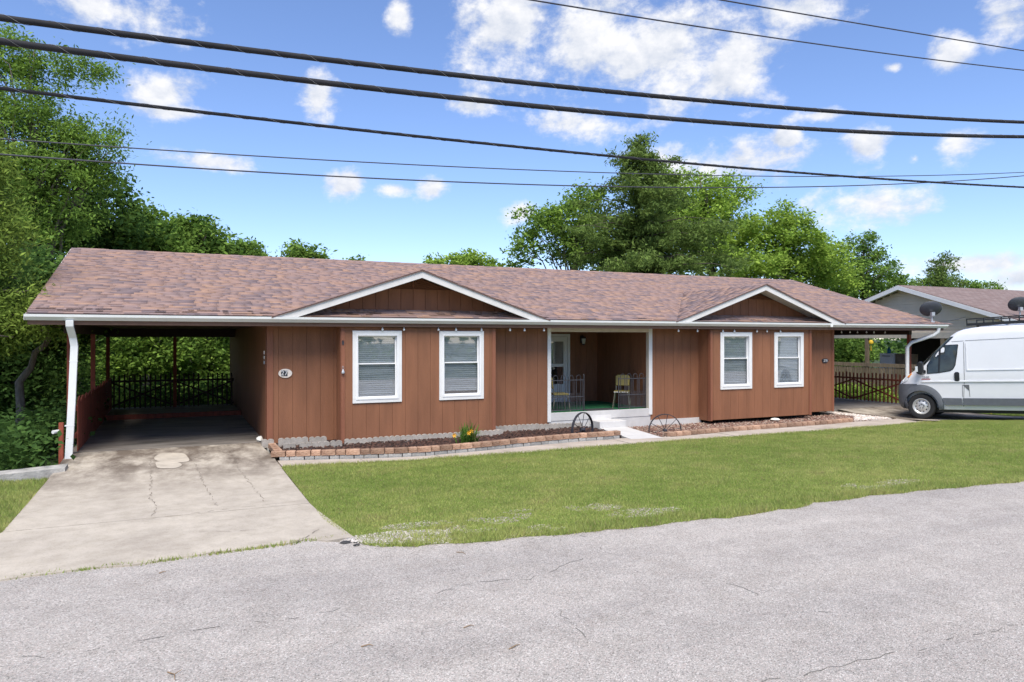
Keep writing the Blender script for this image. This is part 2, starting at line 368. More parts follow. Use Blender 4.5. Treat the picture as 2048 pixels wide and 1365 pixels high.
def tag(o, label, cat, group=None, kind=None):
    o['label'] = label; o['category'] = cat
    if group: o['group'] = group
    if kind: o['kind'] = kind
    return o
def thing(name, loc, label, cat, group=None):
    o = bpy.data.objects.new(name, None); COL.objects.link(o); o.location = loc; o.empty_display_size = .2
    W[o.name] = Vector(loc); return tag(o, label, cat, group)
def struct(o, label=None): 
    o['kind'] = 'structure'
    return o
def np_mesh(name, V, Fc, col, m):
    me = bpy.data.meshes.new(name); nv = len(V); nf, k = Fc.shape
    me.vertices.add(nv); me.vertices.foreach_set('co', V.astype(np.float32).ravel())
    me.loops.add(nf*k); me.loops.foreach_set('vertex_index', Fc.astype(np.int32).ravel())
    me.polygons.add(nf); me.polygons.foreach_set('loop_start', np.arange(0, nf*k, k, dtype=np.int32))
    me.update(calc_edges=True)
    if col is not None:
        ca = me.color_attributes.new('Col', 'FLOAT_COLOR', 'POINT')
        c4 = np.ones((nv, 4), np.float32); c4[:, :3] = col; ca.data.foreach_set('color', c4.ravel())
    me.materials.append(MATS[m]); return me
def poly_sheet(poly, z, thick=.0):               # a flat slab from an outline (x, y)
    b = MB()
    if thick: b.prism(poly, (z-thick, z), 'z')
    else: b.add([(x, y, z) for x, y in poly], [tuple(range(len(poly)))])
    return b
def inside(P, poly):
    x, y = P[:, 0], P[:, 1]; r = np.zeros(len(P), bool); n = len(poly)
    for i in range(n):
        x1, y1 = poly[i]; x2, y2 = poly[(i+1) % n]
        if y1 == y2: continue
        c = ((y1 > y) != (y2 > y)) & (x < (x2-x1)*(y-y1)/(y2-y1)+x1); r ^= c
    return r
def resample(pts, step):
    out = []; 
    for i in range(len(pts)-1):
        a = Vector((*pts[i], 0)); b = Vector((*pts[i+1], 0)); n = max(1, int((b-a).length/step))
        for k in range(n): p = a.lerp(b, k/n); out.append((p.x, p.y))
    out.append(tuple(pts[-1])); return out
def text_mesh(s, size, m, M4, ext=.003):
    c = bpy.data.curves.new('letters', 'FONT'); c.body = s; c.size = size; c.extrude = ext; c.align_x = 'CENTER'; c.align_y = 'CENTER'; c.resolution_u = 3
    o = bpy.data.objects.new('letters', c); COL.objects.link(o)
    dg = bpy.context.evaluated_depsgraph_get(); me = bpy.data.meshes.new_from_object(o.evaluated_get(dg))
    bpy.data.objects.remove(o); bpy.data.curves.remove(c); me.transform(M4); me.materials.clear(); me.materials.append(MATS[m]); return me
rnd = random.Random(7); rng = np.random.default_rng(11)

# ------------------------------------------------------------------ ground, road, lawns, drives, walks
def sstep(t):
    t = np.clip(t, 0, 1); return t*t*(3-2*t)
def terrain_z(x, y):
    z = -.10-2.6*sstep((-2.1-x)/5)*sstep((y-15.35)/2.5)-2.2*sstep((y-29.5)/12)*sstep((30-x)/12)
    return z
def hump(x, y): return .18*sstep((np.asarray(x)-16.5)/4.0)*sstep((14.5-np.asarray(y))/3.4)*sstep((np.asarray(y)-7.0)/2.2)
def sloped_sheet(poly, z, name, m):
    bm = bmesh.new(); bm.faces.new([bm.verts.new((x, y, z)) for x, y in poly]); bmesh.ops.triangulate(bm, faces=bm.faces[:])
    for ax, lo, hi in ((0, 16.6, 33), (1, 6.6, 15)):
        for t in np.arange(lo, hi, .6):
            no = Vector((1, 0, 0)) if ax == 0 else Vector((0, 1, 0)); bmesh.ops.bisect_plane(bm, geom=bm.verts[:]+bm.edges[:]+bm.faces[:], plane_co=no*float(t), plane_no=no)
    for v in bm.verts: v.co.z += float(hump(v.co.x, v.co.y))
    bmesh.ops.recalc_face_normals(bm, faces=bm.faces); 
    if sum(f.normal.z for f in bm.faces) < 0: bmesh.ops.reverse_faces(bm, faces=bm.faces)
    me = bpy.data.meshes.new(name); bm.to_mesh(me); bm.free(); me.materials.append(MATS[m]); return struct(link(name, me, None))
xs = np.unique(np.concatenate([np.linspace(-600, -24, 10), np.arange(-24, 45, .6), np.linspace(45, 900, 12)]))
ys = np.unique(np.concatenate([np.linspace(-300, -12, 6), np.arange(-12, 70, .6), np.linspace(70, 1200, 12)]))
GX, GY = np.meshgrid(xs, ys); V = np.stack([GX.ravel(), GY.ravel(), terrain_z(GX, GY).ravel()], 1)
nx = len(xs); ii = (np.arange(len(ys)-1)[:, None]*nx+np.arange(nx-1)[None]).ravel()
g = link('ground', np_mesh('ground', V, np.stack([ii, ii+1, ii+nx+1, ii+nx], 1), None, 'forest_floor'), None); struct(g)

edge_px = [(0,1160),(180,1141),(350,1120),(510,1097),(620,1083),(690,1086),(760,1091),(830,1093),(930,1086),(1080,1073),(1250,1058),(1400,1040),(1520,1026),(1650,1004),(1800,986),(1930,973),(2048,963)]
edge = [gp(*p) for p in edge_px]
e0, e1 = edge[0], edge[-1]; dx = (edge[-1][0]-edge[-4][0]); dy = (edge[-1][1]-edge[-4][1])
edge = [(-60, e0[1]+.3), (-8, e0[1]+.1)]+edge+[(e1[0]+dx*3, e1[1]+dy*3), (e1[0]+dx*14, e1[1]+dy*14)]
fine = resample(edge[1:-2], .18); fine = [edge[0]]+[(x, y+rnd.uniform(-.045, .045)+.04*sin(x*5.3)) for x, y in fine]+edge[-2:]
road = poly_sheet([(x, y+.05) for x, y in fine]+[(90, -9), (-60, -9)], -.005, .06).build('road', 'road_chipseal'); struct(road)
def crack_ribbon(px, name, m, z, parent, w=.012, jit=.03, gap=0):
    pts = resample([gp(*p) for p in px], .09); b = MB(); prev = None
    for i, (x, y) in enumerate(pts):
        a = pts[min(i+1, len(pts)-1)]; c = pts[max(i-1, 0)]; d = Vector((a[0]-c[0], a[1]-c[1])); d = d.normalized() if d.length else Vector((1, 0)); nrm = Vector((-d.y, d.x))
        o = rnd.uniform(-jit, jit); ww = w*rnd.uniform(.35, 1.3)
        l = (x+nrm.x*(o-ww/2), y+nrm.y*(o-ww/2), z); r_ = (x+nrm.x*(o+ww/2), y+nrm.y*(o+ww/2), z)
        if prev and rnd.random() > gap: b.add([prev[0], prev[1], r_, l], [(0, 1, 2, 3)])
        prev = (l, r_)
    return b.build(name, m, parent)
for px in [[(1150,1067),(1195,1085),(1212,1103),(1262,1122)],[(870,1185),(960,1163),(1060,1158),(1165,1117)],[(1110,1215),(1150,1255),(1165,1275)],[(1250,1305),(1306,1342)],
           [(1520,1365),(1660,1335),(1850,1295),(1960,1265),(2048,1245)],[(1640,1225),(1700,1218)],[(20,1312),(90,1315),(200,1295),(300,1275),(440,1252),(620,1232),(700,1210)],[(1440,1160),(1520,1188)]]:
    crack_ribbon(px, 'crack', 'crack', -.0015, road, .009, .03, .45)

# drives
drive_front = [p for p in fine if -1.95 <= p[0] <= 1.95]
drv = poly_sheet([(-2.3, 9.0), (2.0, 9.0), (1.7, 16.8), (-1.9, 16.8)], -.03, .06).build('driveway', 'drive_concrete'); struct(drv)
JY = 10.82
sl = MB()
fr = [(x, y+.02) for x, y in fine if -3.2 < x < 1.75]
sl.prism([(-2.9, fr[0][1])]+fr+[(1.95, fr[-1][1]+.06), (1.80, JY-.5), (1.77, JY-.01), (-1.93, JY-.035)], (-.028, .012), 'z').build('concrete_slab', 'drive_concrete', drv)
sl = MB(); Ys = [JY, 12.5, 14.2, 15.2, 16.1, 16.88]; zs = [.014, .016, .03, .06, .10, .115]
v = []; f = []
for y, z in zip(Ys, zs): v += [(-1.93, y-.02, z), (-.6, y-.01, z), (.7, y, z), (1.77-(y > 16)*.08, y+.006, z)]
for i in range(len(Ys)-1):
    for k in range(3): f.append((i*4+k, i*4+k+1, i*4+k+5, i*4+k+4))
nvv = len(v); v += [(x, y, -.035) for x, y, z in v]
f += [(i*4, i*4+4, nvv+i*4+4, nvv+i*4) for i in range(len(Ys)-1)]+[(i*4+3, nvv+i*4+3, nvv+i*4+7, i*4+7) for i in range(len(Ys)-1)]+[(0, nvv, nvv+3, 3)]
sl.add(v, f).build('concrete_slab', 'drive_concrete', drv)
def drive_z(y): return float(np.interp(y, Ys, zs))
def drive_crack(px, w, gap):
    o = crack_ribbon(px, 'crack', 'crack_drive', 0, drv, w*.75, .024, gap+.08)
    for vv in o.data.vertices: vv.co.z = drive_z(vv.co.y)+.004
drive_crack([(300,925),(303,960),(300,1000),(312,1015),(305,1035)], .016, .1)
drive_crack([(388,928),(405,965),(425,1000),(437,1020)], .014, .15)
drive_crack([(460,905),(480,945),(505,975),(530,1005)], .014, .15)
drive_crack([(270,1046),(330,1036),(400,1028),(470,1018),(590,1006)], .012, .35)
drive_crack([(350,1068),(480,1065),(590,1058)], .011, .55)
drive_crack([(585,1090),(640,1062)], .014, .2)
for cx, cy, rx, ry in [(345,918,34,9),(335,930,26,7)]:                       # pale cement patch
    c = [gp(cx+rx*cos(t)*(1+.12*sin(3*t+cx)), cy+ry*sin(t)*(1+.15*cos(2*t)), .06) for t in np.linspace(0, 2*pi, 26)[:-1]]
    b = MB(); b.add([(x, y, drive_z(y)+.006+.0015*(cx == 335)) for x, y in c], [tuple(range(len(c)))]); b.build('cement_patch', 'patch', drv)
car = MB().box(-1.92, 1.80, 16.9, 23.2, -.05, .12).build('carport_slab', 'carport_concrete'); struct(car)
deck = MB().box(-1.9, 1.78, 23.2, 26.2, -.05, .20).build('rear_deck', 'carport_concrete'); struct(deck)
MB().box(-1.9, 1.79, 23.12, 23.2, .12, .25).build('deck_edge', 'red_post', deck)

# second drive and its carport slab
d2 = sloped_sheet([(19.45, 17.0), (19.45, 14.9), gp(1885,842), gp(1960,845), (21.9, 11.7), (23.4, 8.7), (24.6, 6.6), (29, 6.2), (27.2, 9), (24.4, 12.0), (23.3, 13.4), (23.25, 17.0)], -.006, 'second_driveway', 'drive_concrete')
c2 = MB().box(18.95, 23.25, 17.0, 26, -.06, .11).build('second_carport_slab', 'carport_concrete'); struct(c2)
ramp = MB().add([(19.45, 15.6, -.008), (23.2, 15.6, -.008), (23.2, 16.995, .105), (19.45, 16.995, .105)], [(0, 1, 2, 3)]).build('second_apron', 'drive_concrete'); struct(ramp)

# brick base lines, sidewalk
brickL_px = [(541,923),(662,919.5),(705,918.5),(783,916),(852,912.4),(878,910.4),(971,902),(1045,894),(1153,884),(1206,880.5),(1239,877.6)]
brickR_px = [(1335,874.5),(1360,872.6),(1460,864),(1559,856.4),(1661,849),(1706,844.6)]
BL = [gp(*p) for p in brickL_px]; BR = [gp(*p) for p in brickR_px]
back = [(x, y-.03) for x, y in BL+BR]; back[0] = (1.80, back[0][1])
bx = np.array([p[0] for p in back]); by = np.array([p[1] for p in back])
walk = poly_sheet([(1.8, 13.7), (20.2, 13.75), (19.4, 15.0)]+[(x, y+.02) for x, y in back[::-1]], -.03, .05).build('sidewalk', 'walk_concrete'); struct(walk)
X = 1.82
while X < 19.4:
    X2 = min(X+1.52, 19.45); xsb = [X]+[float(q) for q in bx if X+.1 < q < X2-.1]+[X2-.014]
    fy = lambda q: 13.80+.12*sin(q*.7)*.3+(.55*max(0, 1-(q-1.8)/2.2))*.6
    poly = [(X, fy(X)), (X2-.014, fy(X2))]+[(q, float(np.interp(q, bx, by))) for q in xsb[::-1]]
    b = MB(); z = .008+rnd.uniform(-.004, .004); b.prism(poly, (-.025, z), 'z').build('paving_slab', 'walk_concrete', walk); X = X2

# planting beds
mulch_poly = [(1.86, 16.6), (1.86, BL[0][1]+.1)]+[(x, y+.08) for x, y in BL[1:-1]]+[(9.78, BL[-1][1]+.1), (9.78, 16.6)]
bed = poly_sheet(mulch_poly, .055, .12).build('planting_bed', 'soil'); struct(bed)
grav_poly = [(10.85, 16.6), (10.85, BR[0][1]+.05)]+[(x, y+.08) for x, y in BR]+[(18.9, BR[-1][1]+.12), (18.9, 16.6)]
bed2 = poly_sheet(grav_poly, -.03, .06).build('gravel_bed', 'gravel_bed'); struct(bed2)
wg_poly = [(17.9, 15.05), (19.35, 14.95), (19.38, 20), (18.95, 20), (18.9, 15.9)]
wg = poly_sheet(wg_poly, .012, .05).build('pebble_strip', 'white_gravel'); struct(wg)
def chips(name, poly, n, z, size, palette, label, cat, flat=.5, dz=.03, pts=None):
    P = np.array(poly if pts is None else [(0, 0), (1, 0), (1, 1)]); lo, hi = P.min(0), P.max(0); q = rng.uniform(lo, hi, (n*3, 2)); q = q[inside(q, poly)][:n] if pts is None else pts; n = len(q)
    base = np.array([(-1,-.5,0),(1,-.5,0),(.9,.5,0),(-.9,.6,0),(0,0,1)], float)
    s = rng.uniform(.5, 1.3, (n, 1, 1))*size; V = base[None]*s*np.array([1, .8, flat])[None, None]
    a = rng.uniform(0, 2*pi, n); ca, sa = np.cos(a)[:, None], np.sin(a)[:, None]
    x = V[:, :, 0]*ca-V[:, :, 1]*sa; y = V[:, :, 0]*sa+V[:, :, 1]*ca
    tx = rng.uniform(-.5, .5, (n, 1)); zz = V[:, :, 2]+x*tx+z+rng.uniform(0, dz, (n, 1))
    V = np.stack([x+q[:, :1], y+q[:, 1:], zz], 2).reshape(-1, 3)
    f = np.array([(0, 1, 4), (1, 2, 4), (2, 3, 4), (3, 0, 4)]); Fc = (f[None]+np.arange(n)[:, None, None]*5).reshape(-1, 3)
    pal = np.array(palette); c = pal[rng.integers(0, len(pal), n)]*rng.uniform(.7, 1.25, (n, 1)); c = np.repeat(c, 5, 0)
    o = link(name, np_mesh(name, V, Fc, c, 'chips'), None); tag(o, label, cat, kind='stuff'); return o
chips('bark_mulch', mulch_poly, 9000, .055, .035, [(.07, .035, .026), (.05, .026, .02), (.10, .05, .036), (.035, .02, .017)], 'dark brown shredded bark mulch in the left planting bed', 'mulch', .6, .05)
chips('river_gravel', grav_poly, 9000, -.032, .03, [(.22, .115, .085), (.29, .18, .135), (.16, .085, .065), (.40, .32, .26)], 'reddish brown gravel in the right planting bed', 'gravel', .6, .04)
chips('white_pebbles', wg_poly, 3500, .01, .028, [(.7, .62, .55), (.6, .5, .43), (.78, .73, .68)], 'pale pebbles beside the second driveway', 'gravel', .6, .02)

# lawns
front = [p for p in fine if 1.85 < p[0] < 24.2]
main_lawn = [(1.78, 9.6)]+front+[(23.6, 8.0), (21.9, 11.6), gp(1960,844.5), gp(1885,841.5), (19.6, 13.75)]+[(float(q), 13.80+.12*sin(q*.7)*.3+(.55*max(0, 1-(q-1.8)/2.2))*.6-.0) for q in np.linspace(19.4, 1.8, 24)]
left_lawn = [(-9, 8.95), (-2.9, 8.9), (-1.95, 10.8), (-1.97, 14.5), (-9, 14.6)]
right_lawn = [(24.9, 7.0), (27.3, 8.0), (60, 3), (60, 22), (26.2, 22), (26.2, 19), (23.3, 19), (23.35, 13.4), (24.5, 12.1), (27.3, 9.0)]
lw = sloped_sheet(main_lawn, .0, 'front_lawn', 'lawn_soil')
lw2 = poly_sheet(left_lawn, .0, .05).build('left_lawn', 'lawn_soil'); struct(lw2)
right_lawn = [(23.35, 19), (23.35, 13.4), (24.5, 12.1), (27.3, 9.1), (29.1, 6.3), (60, 3), (60, 22), (26.2, 22), (26.2, 19)]
lw3 = sloped_sheet(right_lawn, .002, 'right_lawn', 'lawn_soil')
bare = [(gp(855,1071), .72, .26), (gp(770,1079), .62, .26), (gp(985,1041), .26, .20), (gp(1055,1027), .34, .20), (gp(1150,1017), .32, .20), (gp(1205,1014), .24, .18), (gp(1278,1027), .42, .20), (gp(1033,1071), .26, .13), (gp(1088,1059), .22, .16), (gp(1330,1021), .22, .12), (gp(1720,975), .45, .2), (gp(1790,968), .5, .2), (gp(840,1050), .42, .12)]
_vg = rng.random((64, 64))
def vnoise(q, sc):
    x, y = q[:, 0]*sc+100, q[:, 1]*sc+100; xi, yi = np.floor(x).astype(int), np.floor(y).astype(int); fx, fy = sstep(x-xi), sstep(y-yi); g = lambda a, b: _vg[a % 64, b % 64]
    return (g(xi, yi)*(1-fx)+g(xi+1, yi)*fx)*(1-fy)+(g(xi, yi+1)*(1-fx)+g(xi+1, yi+1)*fx)*fy
def bareness(q):
    r = np.zeros(len(q)); nz = .55*vnoise(q, 3.1)+.3*vnoise(q, 8.3)+.15*vnoise(q, 19)
    for (cx, cy), rx, ry in bare: r = np.maximum(r, np.exp(-.55*(((q[:, 0]-cx)/rx)**2+((q[:, 1]-cy)/ry)**2)))
    return np.clip(r*1.55*(nz-.16)*2.0, 0, 1)
def blades(poly, n, hmin, hmax, wd, masks=(), pts=None):
    if pts is None:
        P = np.array(poly); lo, hi = P.min(0), P.max(0); q = rng.uniform(lo, hi, (n, 2)); q = q[inside(q, poly)]
    else: q = pts
    if masks: q = q[bareness(q) < rng.uniform(.3, 1.15, len(q))]
    n = len(q); hz = hump(q[:, 0], q[:, 1]); a = rng.uniform(0, 2*pi, n); h = rng.uniform(hmin, hmax, n); w = wd*rng.uniform(.6, 1.4, n)
    n1 = np.sin(q[:, 0]*2.3+1.3*np.sin(q[:, 1]*1.7))*np.cos(q[:, 1]*2.9+.8*np.sin(q[:, 0]*3.1)); n2 = np.sin(q[:, 0]*.8+2)*np.sin(q[:, 1]*1.1+1)
    h *= 1+.25*n1
    la = rng.uniform(0, 2*pi, n); ll = h*rng.uniform(.2, .9, n)
    ca, sa = np.cos(a)*w/2, np.sin(a)*w/2
    V = np.stack([np.stack([q[:, 0]-ca, q[:, 1]-sa, hz-.004], 1), np.stack([q[:, 0]+ca, q[:, 1]+sa, hz-.004], 1),
                  np.stack([q[:, 0]+np.cos(la)*ll, q[:, 1]+np.sin(la)*ll, h+hz], 1)], 1).reshape(-1, 3)
    n3 = np.sin(q[:, 0]*5.1+2*np.sin(q[:, 1]*3.7))*np.sin(q[:, 1]*6.3+1.5*np.sin(q[:, 0]*2.9)); t = np.clip(.45+.25*n1+.25*n2+.25*n3+rng.normal(0, .25, n), 0, 1)[:, None]
    c = (1-t)*np.array([.30, .39, .10])+t*np.array([.54, .555, .20])
    dry = (rng.random(n) < .07+.30*np.clip(n3*n1+.05, 0, 1)); c[dry] = np.array([.44, .38, .18])*rng.uniform(.7, 1.1, (dry.sum(), 1))
    return V, np.arange(3*n).reshape(-1, 3), np.repeat(c*rng.uniform(.8, 1.2, (n, 1)), 3, 0)
def grass_obj(name, sets, label):
    Vs, Fs, Cs, o = [], [], [], 0
    for V, Fc, c in sets: Vs.append(V); Fs.append(Fc+o); Cs.append(c); o += len(V)
    ob = link(name, np_mesh(name, np.concatenate(Vs), np.concatenate(Fs), np.concatenate(Cs), 'grass'), None); tag(ob, label, 'grass', kind='stuff')
edge_strip = [(x, y-.02) for x, y in front]+[(x, y+.42) for x, y in front[::-1]]
walk_strip = [(float(q), 13.62+(.55*max(0, 1-(q-1.8)/2.2))*.6) for q in np.linspace(1.85, 19.4, 24)]+[(float(q), 13.87+(.55*max(0, 1-(q-1.8)/2.2))*.6) for q in np.linspace(19.4, 1.85, 24)]
grass_obj('lawn_grass', [blades(main_lawn, 900000, .014, .036, .011, bare), blades(edge_strip, 50000, .03, .075, .010, bare), blades(walk_strip, 26000, .03, .07, .01)], 'short green mown grass of the front lawn')
grass_obj('left_grass', [blades([(-4.2, 8.9), (-2.9, 8.9), (-1.93, 10.8), (-1.95, 14.55), (-4.2, 14.6)], 60000, .03, .08, .011)], 'green grass left of the driveway before the low wall')
grass_obj('far_grass', [blades([(23.3, 19), (23.33, 13.4), (24.5, 12.1), (27.3, 9.1), (32, 6), (36, 16), (26.2, 22)], 100000, .04, .10, .014)], 'patch of grass behind the parked van')
wx = []
for px, sd_, nn in [((60,1153),.10,90),((110,1148),.06,30),((165,1141),.07,70),((200,1137),.12,110),((330,1123),.14,170),((235,1133),.05,50),((438,1108),.16,160),((500,1100),.20,230),((545,1094),.14,160),((590,1086),.08,160),((650,1079),.12,120),((290,1128),.2,60)]:
    c = np.array(gp(*px)); dirv = np.array(gp(px[0]+20, px[1]-2.6))-c; dirv /= np.linalg.norm(dirv)
    q = c+np.outer(rng.normal(0, sd_, nn), dirv)+np.column_stack([rng.normal(0, .01, nn), rng.normal(.02, .022, nn)])
    wx.append(blades(None, 0, .01, .055, .012, pts=q[:int(len(q)*.5)]))
grass_obj('weed_tufts', wx, 'small weeds growing along the joint between driveway and road')
bq = rng.uniform([1.8, 7.0], [16, 10.6], (90000, 2)); bq = bq[inside(bq, main_lawn)]; bq = bq[(bareness(bq) > .55)][:7000]
chips('lawn_gravel', None, 0, .001, .012, [(.40, .36, .27), (.33, .29, .21), (.46, .43, .35), (.27, .25, .17)], 'pale stones and soil in thin spots of the lawn near the road', 'gravel', .5, .006, pts=bq)
eq = np.array([(x+rng.normal(0, .06), y+rng.normal(.0, .035)) for x, y in front for _ in range(16)])
chips('edge_grit', None, 0, -.003, .010, [(.34, .31, .26), (.26, .23, .18), (.45, .42, .37)], 'fine grit and soil along the ragged lawn edge of the road', 'gravel', .5, .004, pts=eq)
chips('road_edge_gravel', [gp(680,1083), gp(780,1089), gp(900,1086), gp(905,1060), gp(790,1062), gp(700,1074)], 2600, -.005, .018, [(.5, .46, .42), (.36, .33, .31), (.6, .56, .52)], 'loose pale gravel between the driveway corner and the road', 'gravel', .6, .006)
for (p, s, lab) in [((690,1086), .042, 'larger black asphalt chunk by the driveway corner'), ((713,1091), .028, 'smaller black asphalt chunk next to the larger one')]:
    c = gp(*p); b = MB(); n = 9
    b.lathe([(s*.6, -.02), (s, .0), (s*.85, s*.32), (s*.4, s*.48)], 9, (c[0], c[1], 0))
    b.v = [(x+rnd.uniform(-.2, .2)*s+(x-c[0])*.5, y+rnd.uniform(-.2, .2)*s, z+rnd.uniform(-.1, .1)*s) for x, y, z in b.v]
    tag(b.build('asphalt_chunk', 'asphalt_chunk'), lab, 'asphalt chunk')
tw = [((913,1105),(931,1109),'dark twig on the road below the bare lawn edge'),((927,1256),(948,1252),'orange brown twig in the middle of the road'),((722,1294),(747,1292),'thin reddish twig near the bottom left road'),((335,1345),(350,1362),'forked pale twig at the bottom edge of the road'),((1018,1299),(1040,1290),'brown curled leaf stem on the road'),((318,1147),(332,1144),'short brown twig on the road below the driveway')]
for a, c, lab in tw:
    p = gp(*a); q = gp(*c); m = ((p[0]+q[0])/2+.02, (p[1]+q[1])/2+.01)
    b = MB().tube([(*p, .002), (*m, .008), (*q, .002)], [.0045, .004, .002], 5)
    if 'forked' in lab: b.tube([(*m, .008), (m[0]+.05, m[1]+.05, .012)], [.003, .002], 4)
    tag(b.build('twig', 'twig'), lab, 'twig', 'twigs lying on the road')

# low concrete wall left of the drive
b = MB(); n = 9
top = [gp(-60+190*k/8, 957-21*k/8, .12) for k in range(9)]
for k in range(8):
    (x0, y0), (x1, y1) = top[k], top[k+1]
    b.add([(x0, y0-.02, -.08), (x1, y1-.02, -.08), (x1, y1+.42, -.08), (x0, y0+.42, -.08), (x0, y0, .12), (x1, y1, .12), (x1, y1+.40, .13), (x0, y0+.40, .13)],
          [(0,3,2,1),(4,5,6,7),(0,1,5,4),(2,3,7,6)]+([(3,0,4,7)] if k == 0 else [])+([(1,2,6,5)] if k == 7 else []))
b.add([(x, y+.05, z) for x, y, z in [(-14, top[0][1]-.1, -.08), (top[0][0], top[0][1]-.07, -.08), (top[0][0], top[0][1]+.3, -.08), (-14, top[0][1]+.3, -.08), (-14, top[0][1]-.1, .12), (top[0][0], top[0][1]-.05, .12), (top[0][0], top[0][1]+.3, .13), (-14, top[0][1]+.3, .13)]], [(0,3,2,1),(4,5,6,7),(0,1,5,4),(2,3,7,6),(3,0,4,7)])
mat('old_concrete', (.36, .345, .32), .9, .35, 5, .6, 30)
tag(b.build('retaining_wall', 'old_concrete', smooth=True), 'low weathered concrete retaining wall left of the driveway', 'wall')

# ------------------------------------------------------------------ the brown duplex house
EY, EZ = 15.98, 2.86                              # eave line of the main roof
RY, RZ = 22.56, 4.79                              # ridge
SL = (RZ-EZ)/(RY-EY)
XL, XR = -2.50, 23.26
YW, YB = 16.65, 16.15                             # main wall, bay fronts
TOPZ = 2.70
house = thing('brown_house', (10.3, 22.5, 0), 'long low brown duplex house with two front gables and open carports', 'house')
def rects(a, b, z0, z1, holes):
    cuts = sorted({a, b}|{h for ho in holes for h in ho[:2] if a < h < b}); out = []
    for p, q in zip(cuts[:-1], cuts[1:]):
        segs = [(z0, z1)]
        for h0, h1, hz0, hz1 in holes:
            if h0 <= p+1e-6 and q-1e-6 <= h1:
                n = []
                for s0, s1 in segs:
                    if hz0 > s0: n.append((s0, min(s1, hz0)))
                    if hz1 < s1: n.append((max(s0, hz1), s1))
                segs = [s for s in n if s[1]-s[0] > .01]
        out += [(p, q, s0, s1) for s0, s1 in segs]
    return out
def wall(a0, a1, z0, z1, P, axis='x', holes=(), step=.30, m='siding', back=.10, first=0.0, side=1, parent=None):
    """boards along x (facing -y) or along y (facing -x when side=1)"""
    def bx(mb, a, b, d0, d1, s0, s1):
        if axis == 'x': mb.box(a, b, P+d0, P+d1, s0, s1)
        else: mb.box(*sorted((P+side*d0, P+side*d1)), a, b, s0, s1)
    w = MB()
    for p, q, s0, s1 in rects(a0, a1, z0, z1, holes): bx(w, p, q, .014, .014+back, s0, s1)
    wo = w.build('wall', 'siding_back', parent or house)
    x = a0-first
    while x < a1-.02:
        p, q = max(a0, x), min(a1, x+step); b = MB()
        if q-p > .02:
            for r0, r1, s0, s1 in rects(p+.0028, q-.0028, z0, z1, holes):
                b = MB(); bx(b, r0, r1, 0, .0135, s0, s1); b.build('siding_board', m, wo)
        x += step
    return wo
WIN = [(3.57, 4.69), (5.59, 6.71), (13.90, 15.05), (15.90, 17.05)]
WZ0, WZ1 = .955, 2.57
TW = .085
holes = [(a+TW-.012, b-TW+.012, WZ0+TW-.012, WZ1-TW+.012) for a, b in WIN]
ZB = .08
wall(1.81, 3.32, ZB+.03, TOPZ, YW, first=.05)
wall(3.317, 7.01, ZB, TOPZ, YB, holes=holes[:2], first=.04)
wall(YB+.1, YW+.01, ZB, TOPZ, 3.317, 'y', step=.28)
wall(YB+.1, YW+.01, ZB, TOPZ, 7.01, 'y', step=.28, side=-1)
wall(7.01, 8.74, ZB+.03, TOPZ, YW, first=.1)
wall(11.89, 13.56, .15, TOPZ, YW, first=.12)
wall(13.55, 17.37, ZB+.03, TOPZ, YB, holes=holes[2:], first=.18)
wall(YB+.1, YW+.01, ZB+.01, TOPZ, 13.55, 'y', step=.28)
wall(YB+.1, YW+.01, ZB+.01, TOPZ, 17.37, 'y', step=.28, side=-1)
wall(17.37, 18.87, ZB+.03, TOPZ, YW, first=.12)
wall(YW+.12, 28.4, .10, TOPZ, 1.81, 'y', step=.20)
wall(YW+.12, 28.4, .10, TOPZ, 18.87, 'y', step=.30, side=-1)
MB().box(1.85, 18.8, 28.3, 28.4, -.1, TOPZ).build('rear_wall', 'siding_back', house)
# bay floors and foundation
MB().box(3.35, 6.98, YB+.115, YW+.1, ZB, ZB+.05).build('bay_floor', 'siding_back', house)
MB().box(13.58, 17.34, YB+.115, YW+.1, ZB+.01, ZB+.06).build('bay_floor', 'siding_back', house)
fo = MB(); fo.box(1.83, 8.70, YW+.03, YW+.16, -.12, ZB+.03); fo.box(11.9, 13.62, YW-.03, YW+.12, -.1, .148); fo.build('foundation', 'grey_concrete', house)
MB().box(13.62, 18.8, YW+.5, YW+.6, -.1, .09).build('foundation', 'shade_black', house)  # near-black face paints the shade in the gap under the bay
# corner boards
for (x0, x1, y0, y1, z0) in [(1.795, 1.945, YW-.02, YW-.001, ZB+.03), (3.305, 3.40, YB-.02, YB-.001, ZB), (6.93, 7.022, YB-.02, YB-.001, ZB), (13.538, 13.62, YB-.02, YB-.001, ZB+.01), (17.29, 17.382, YB-.02, YB-.001, ZB+.01), (18.80, 18.885, YW-.02, YW-.001, ZB+.01)]:
    MB().box(x0, x1, y0, y1, z0, TOPZ-.002).build('corner_board', 'trim_brown', house, bevel=.004)
for (x, y0, y1, z0) in [(1.81, YW, YW+.10, ZB+.03), (3.317, YB, YB+.085, ZB), (13.55, YB, YB+.085, ZB+.01)]:
    MB().box(x-.015, x-.001, y0-.02, y1, z0, TOPZ-.002).build('corner_board', 'trim_brown', house)

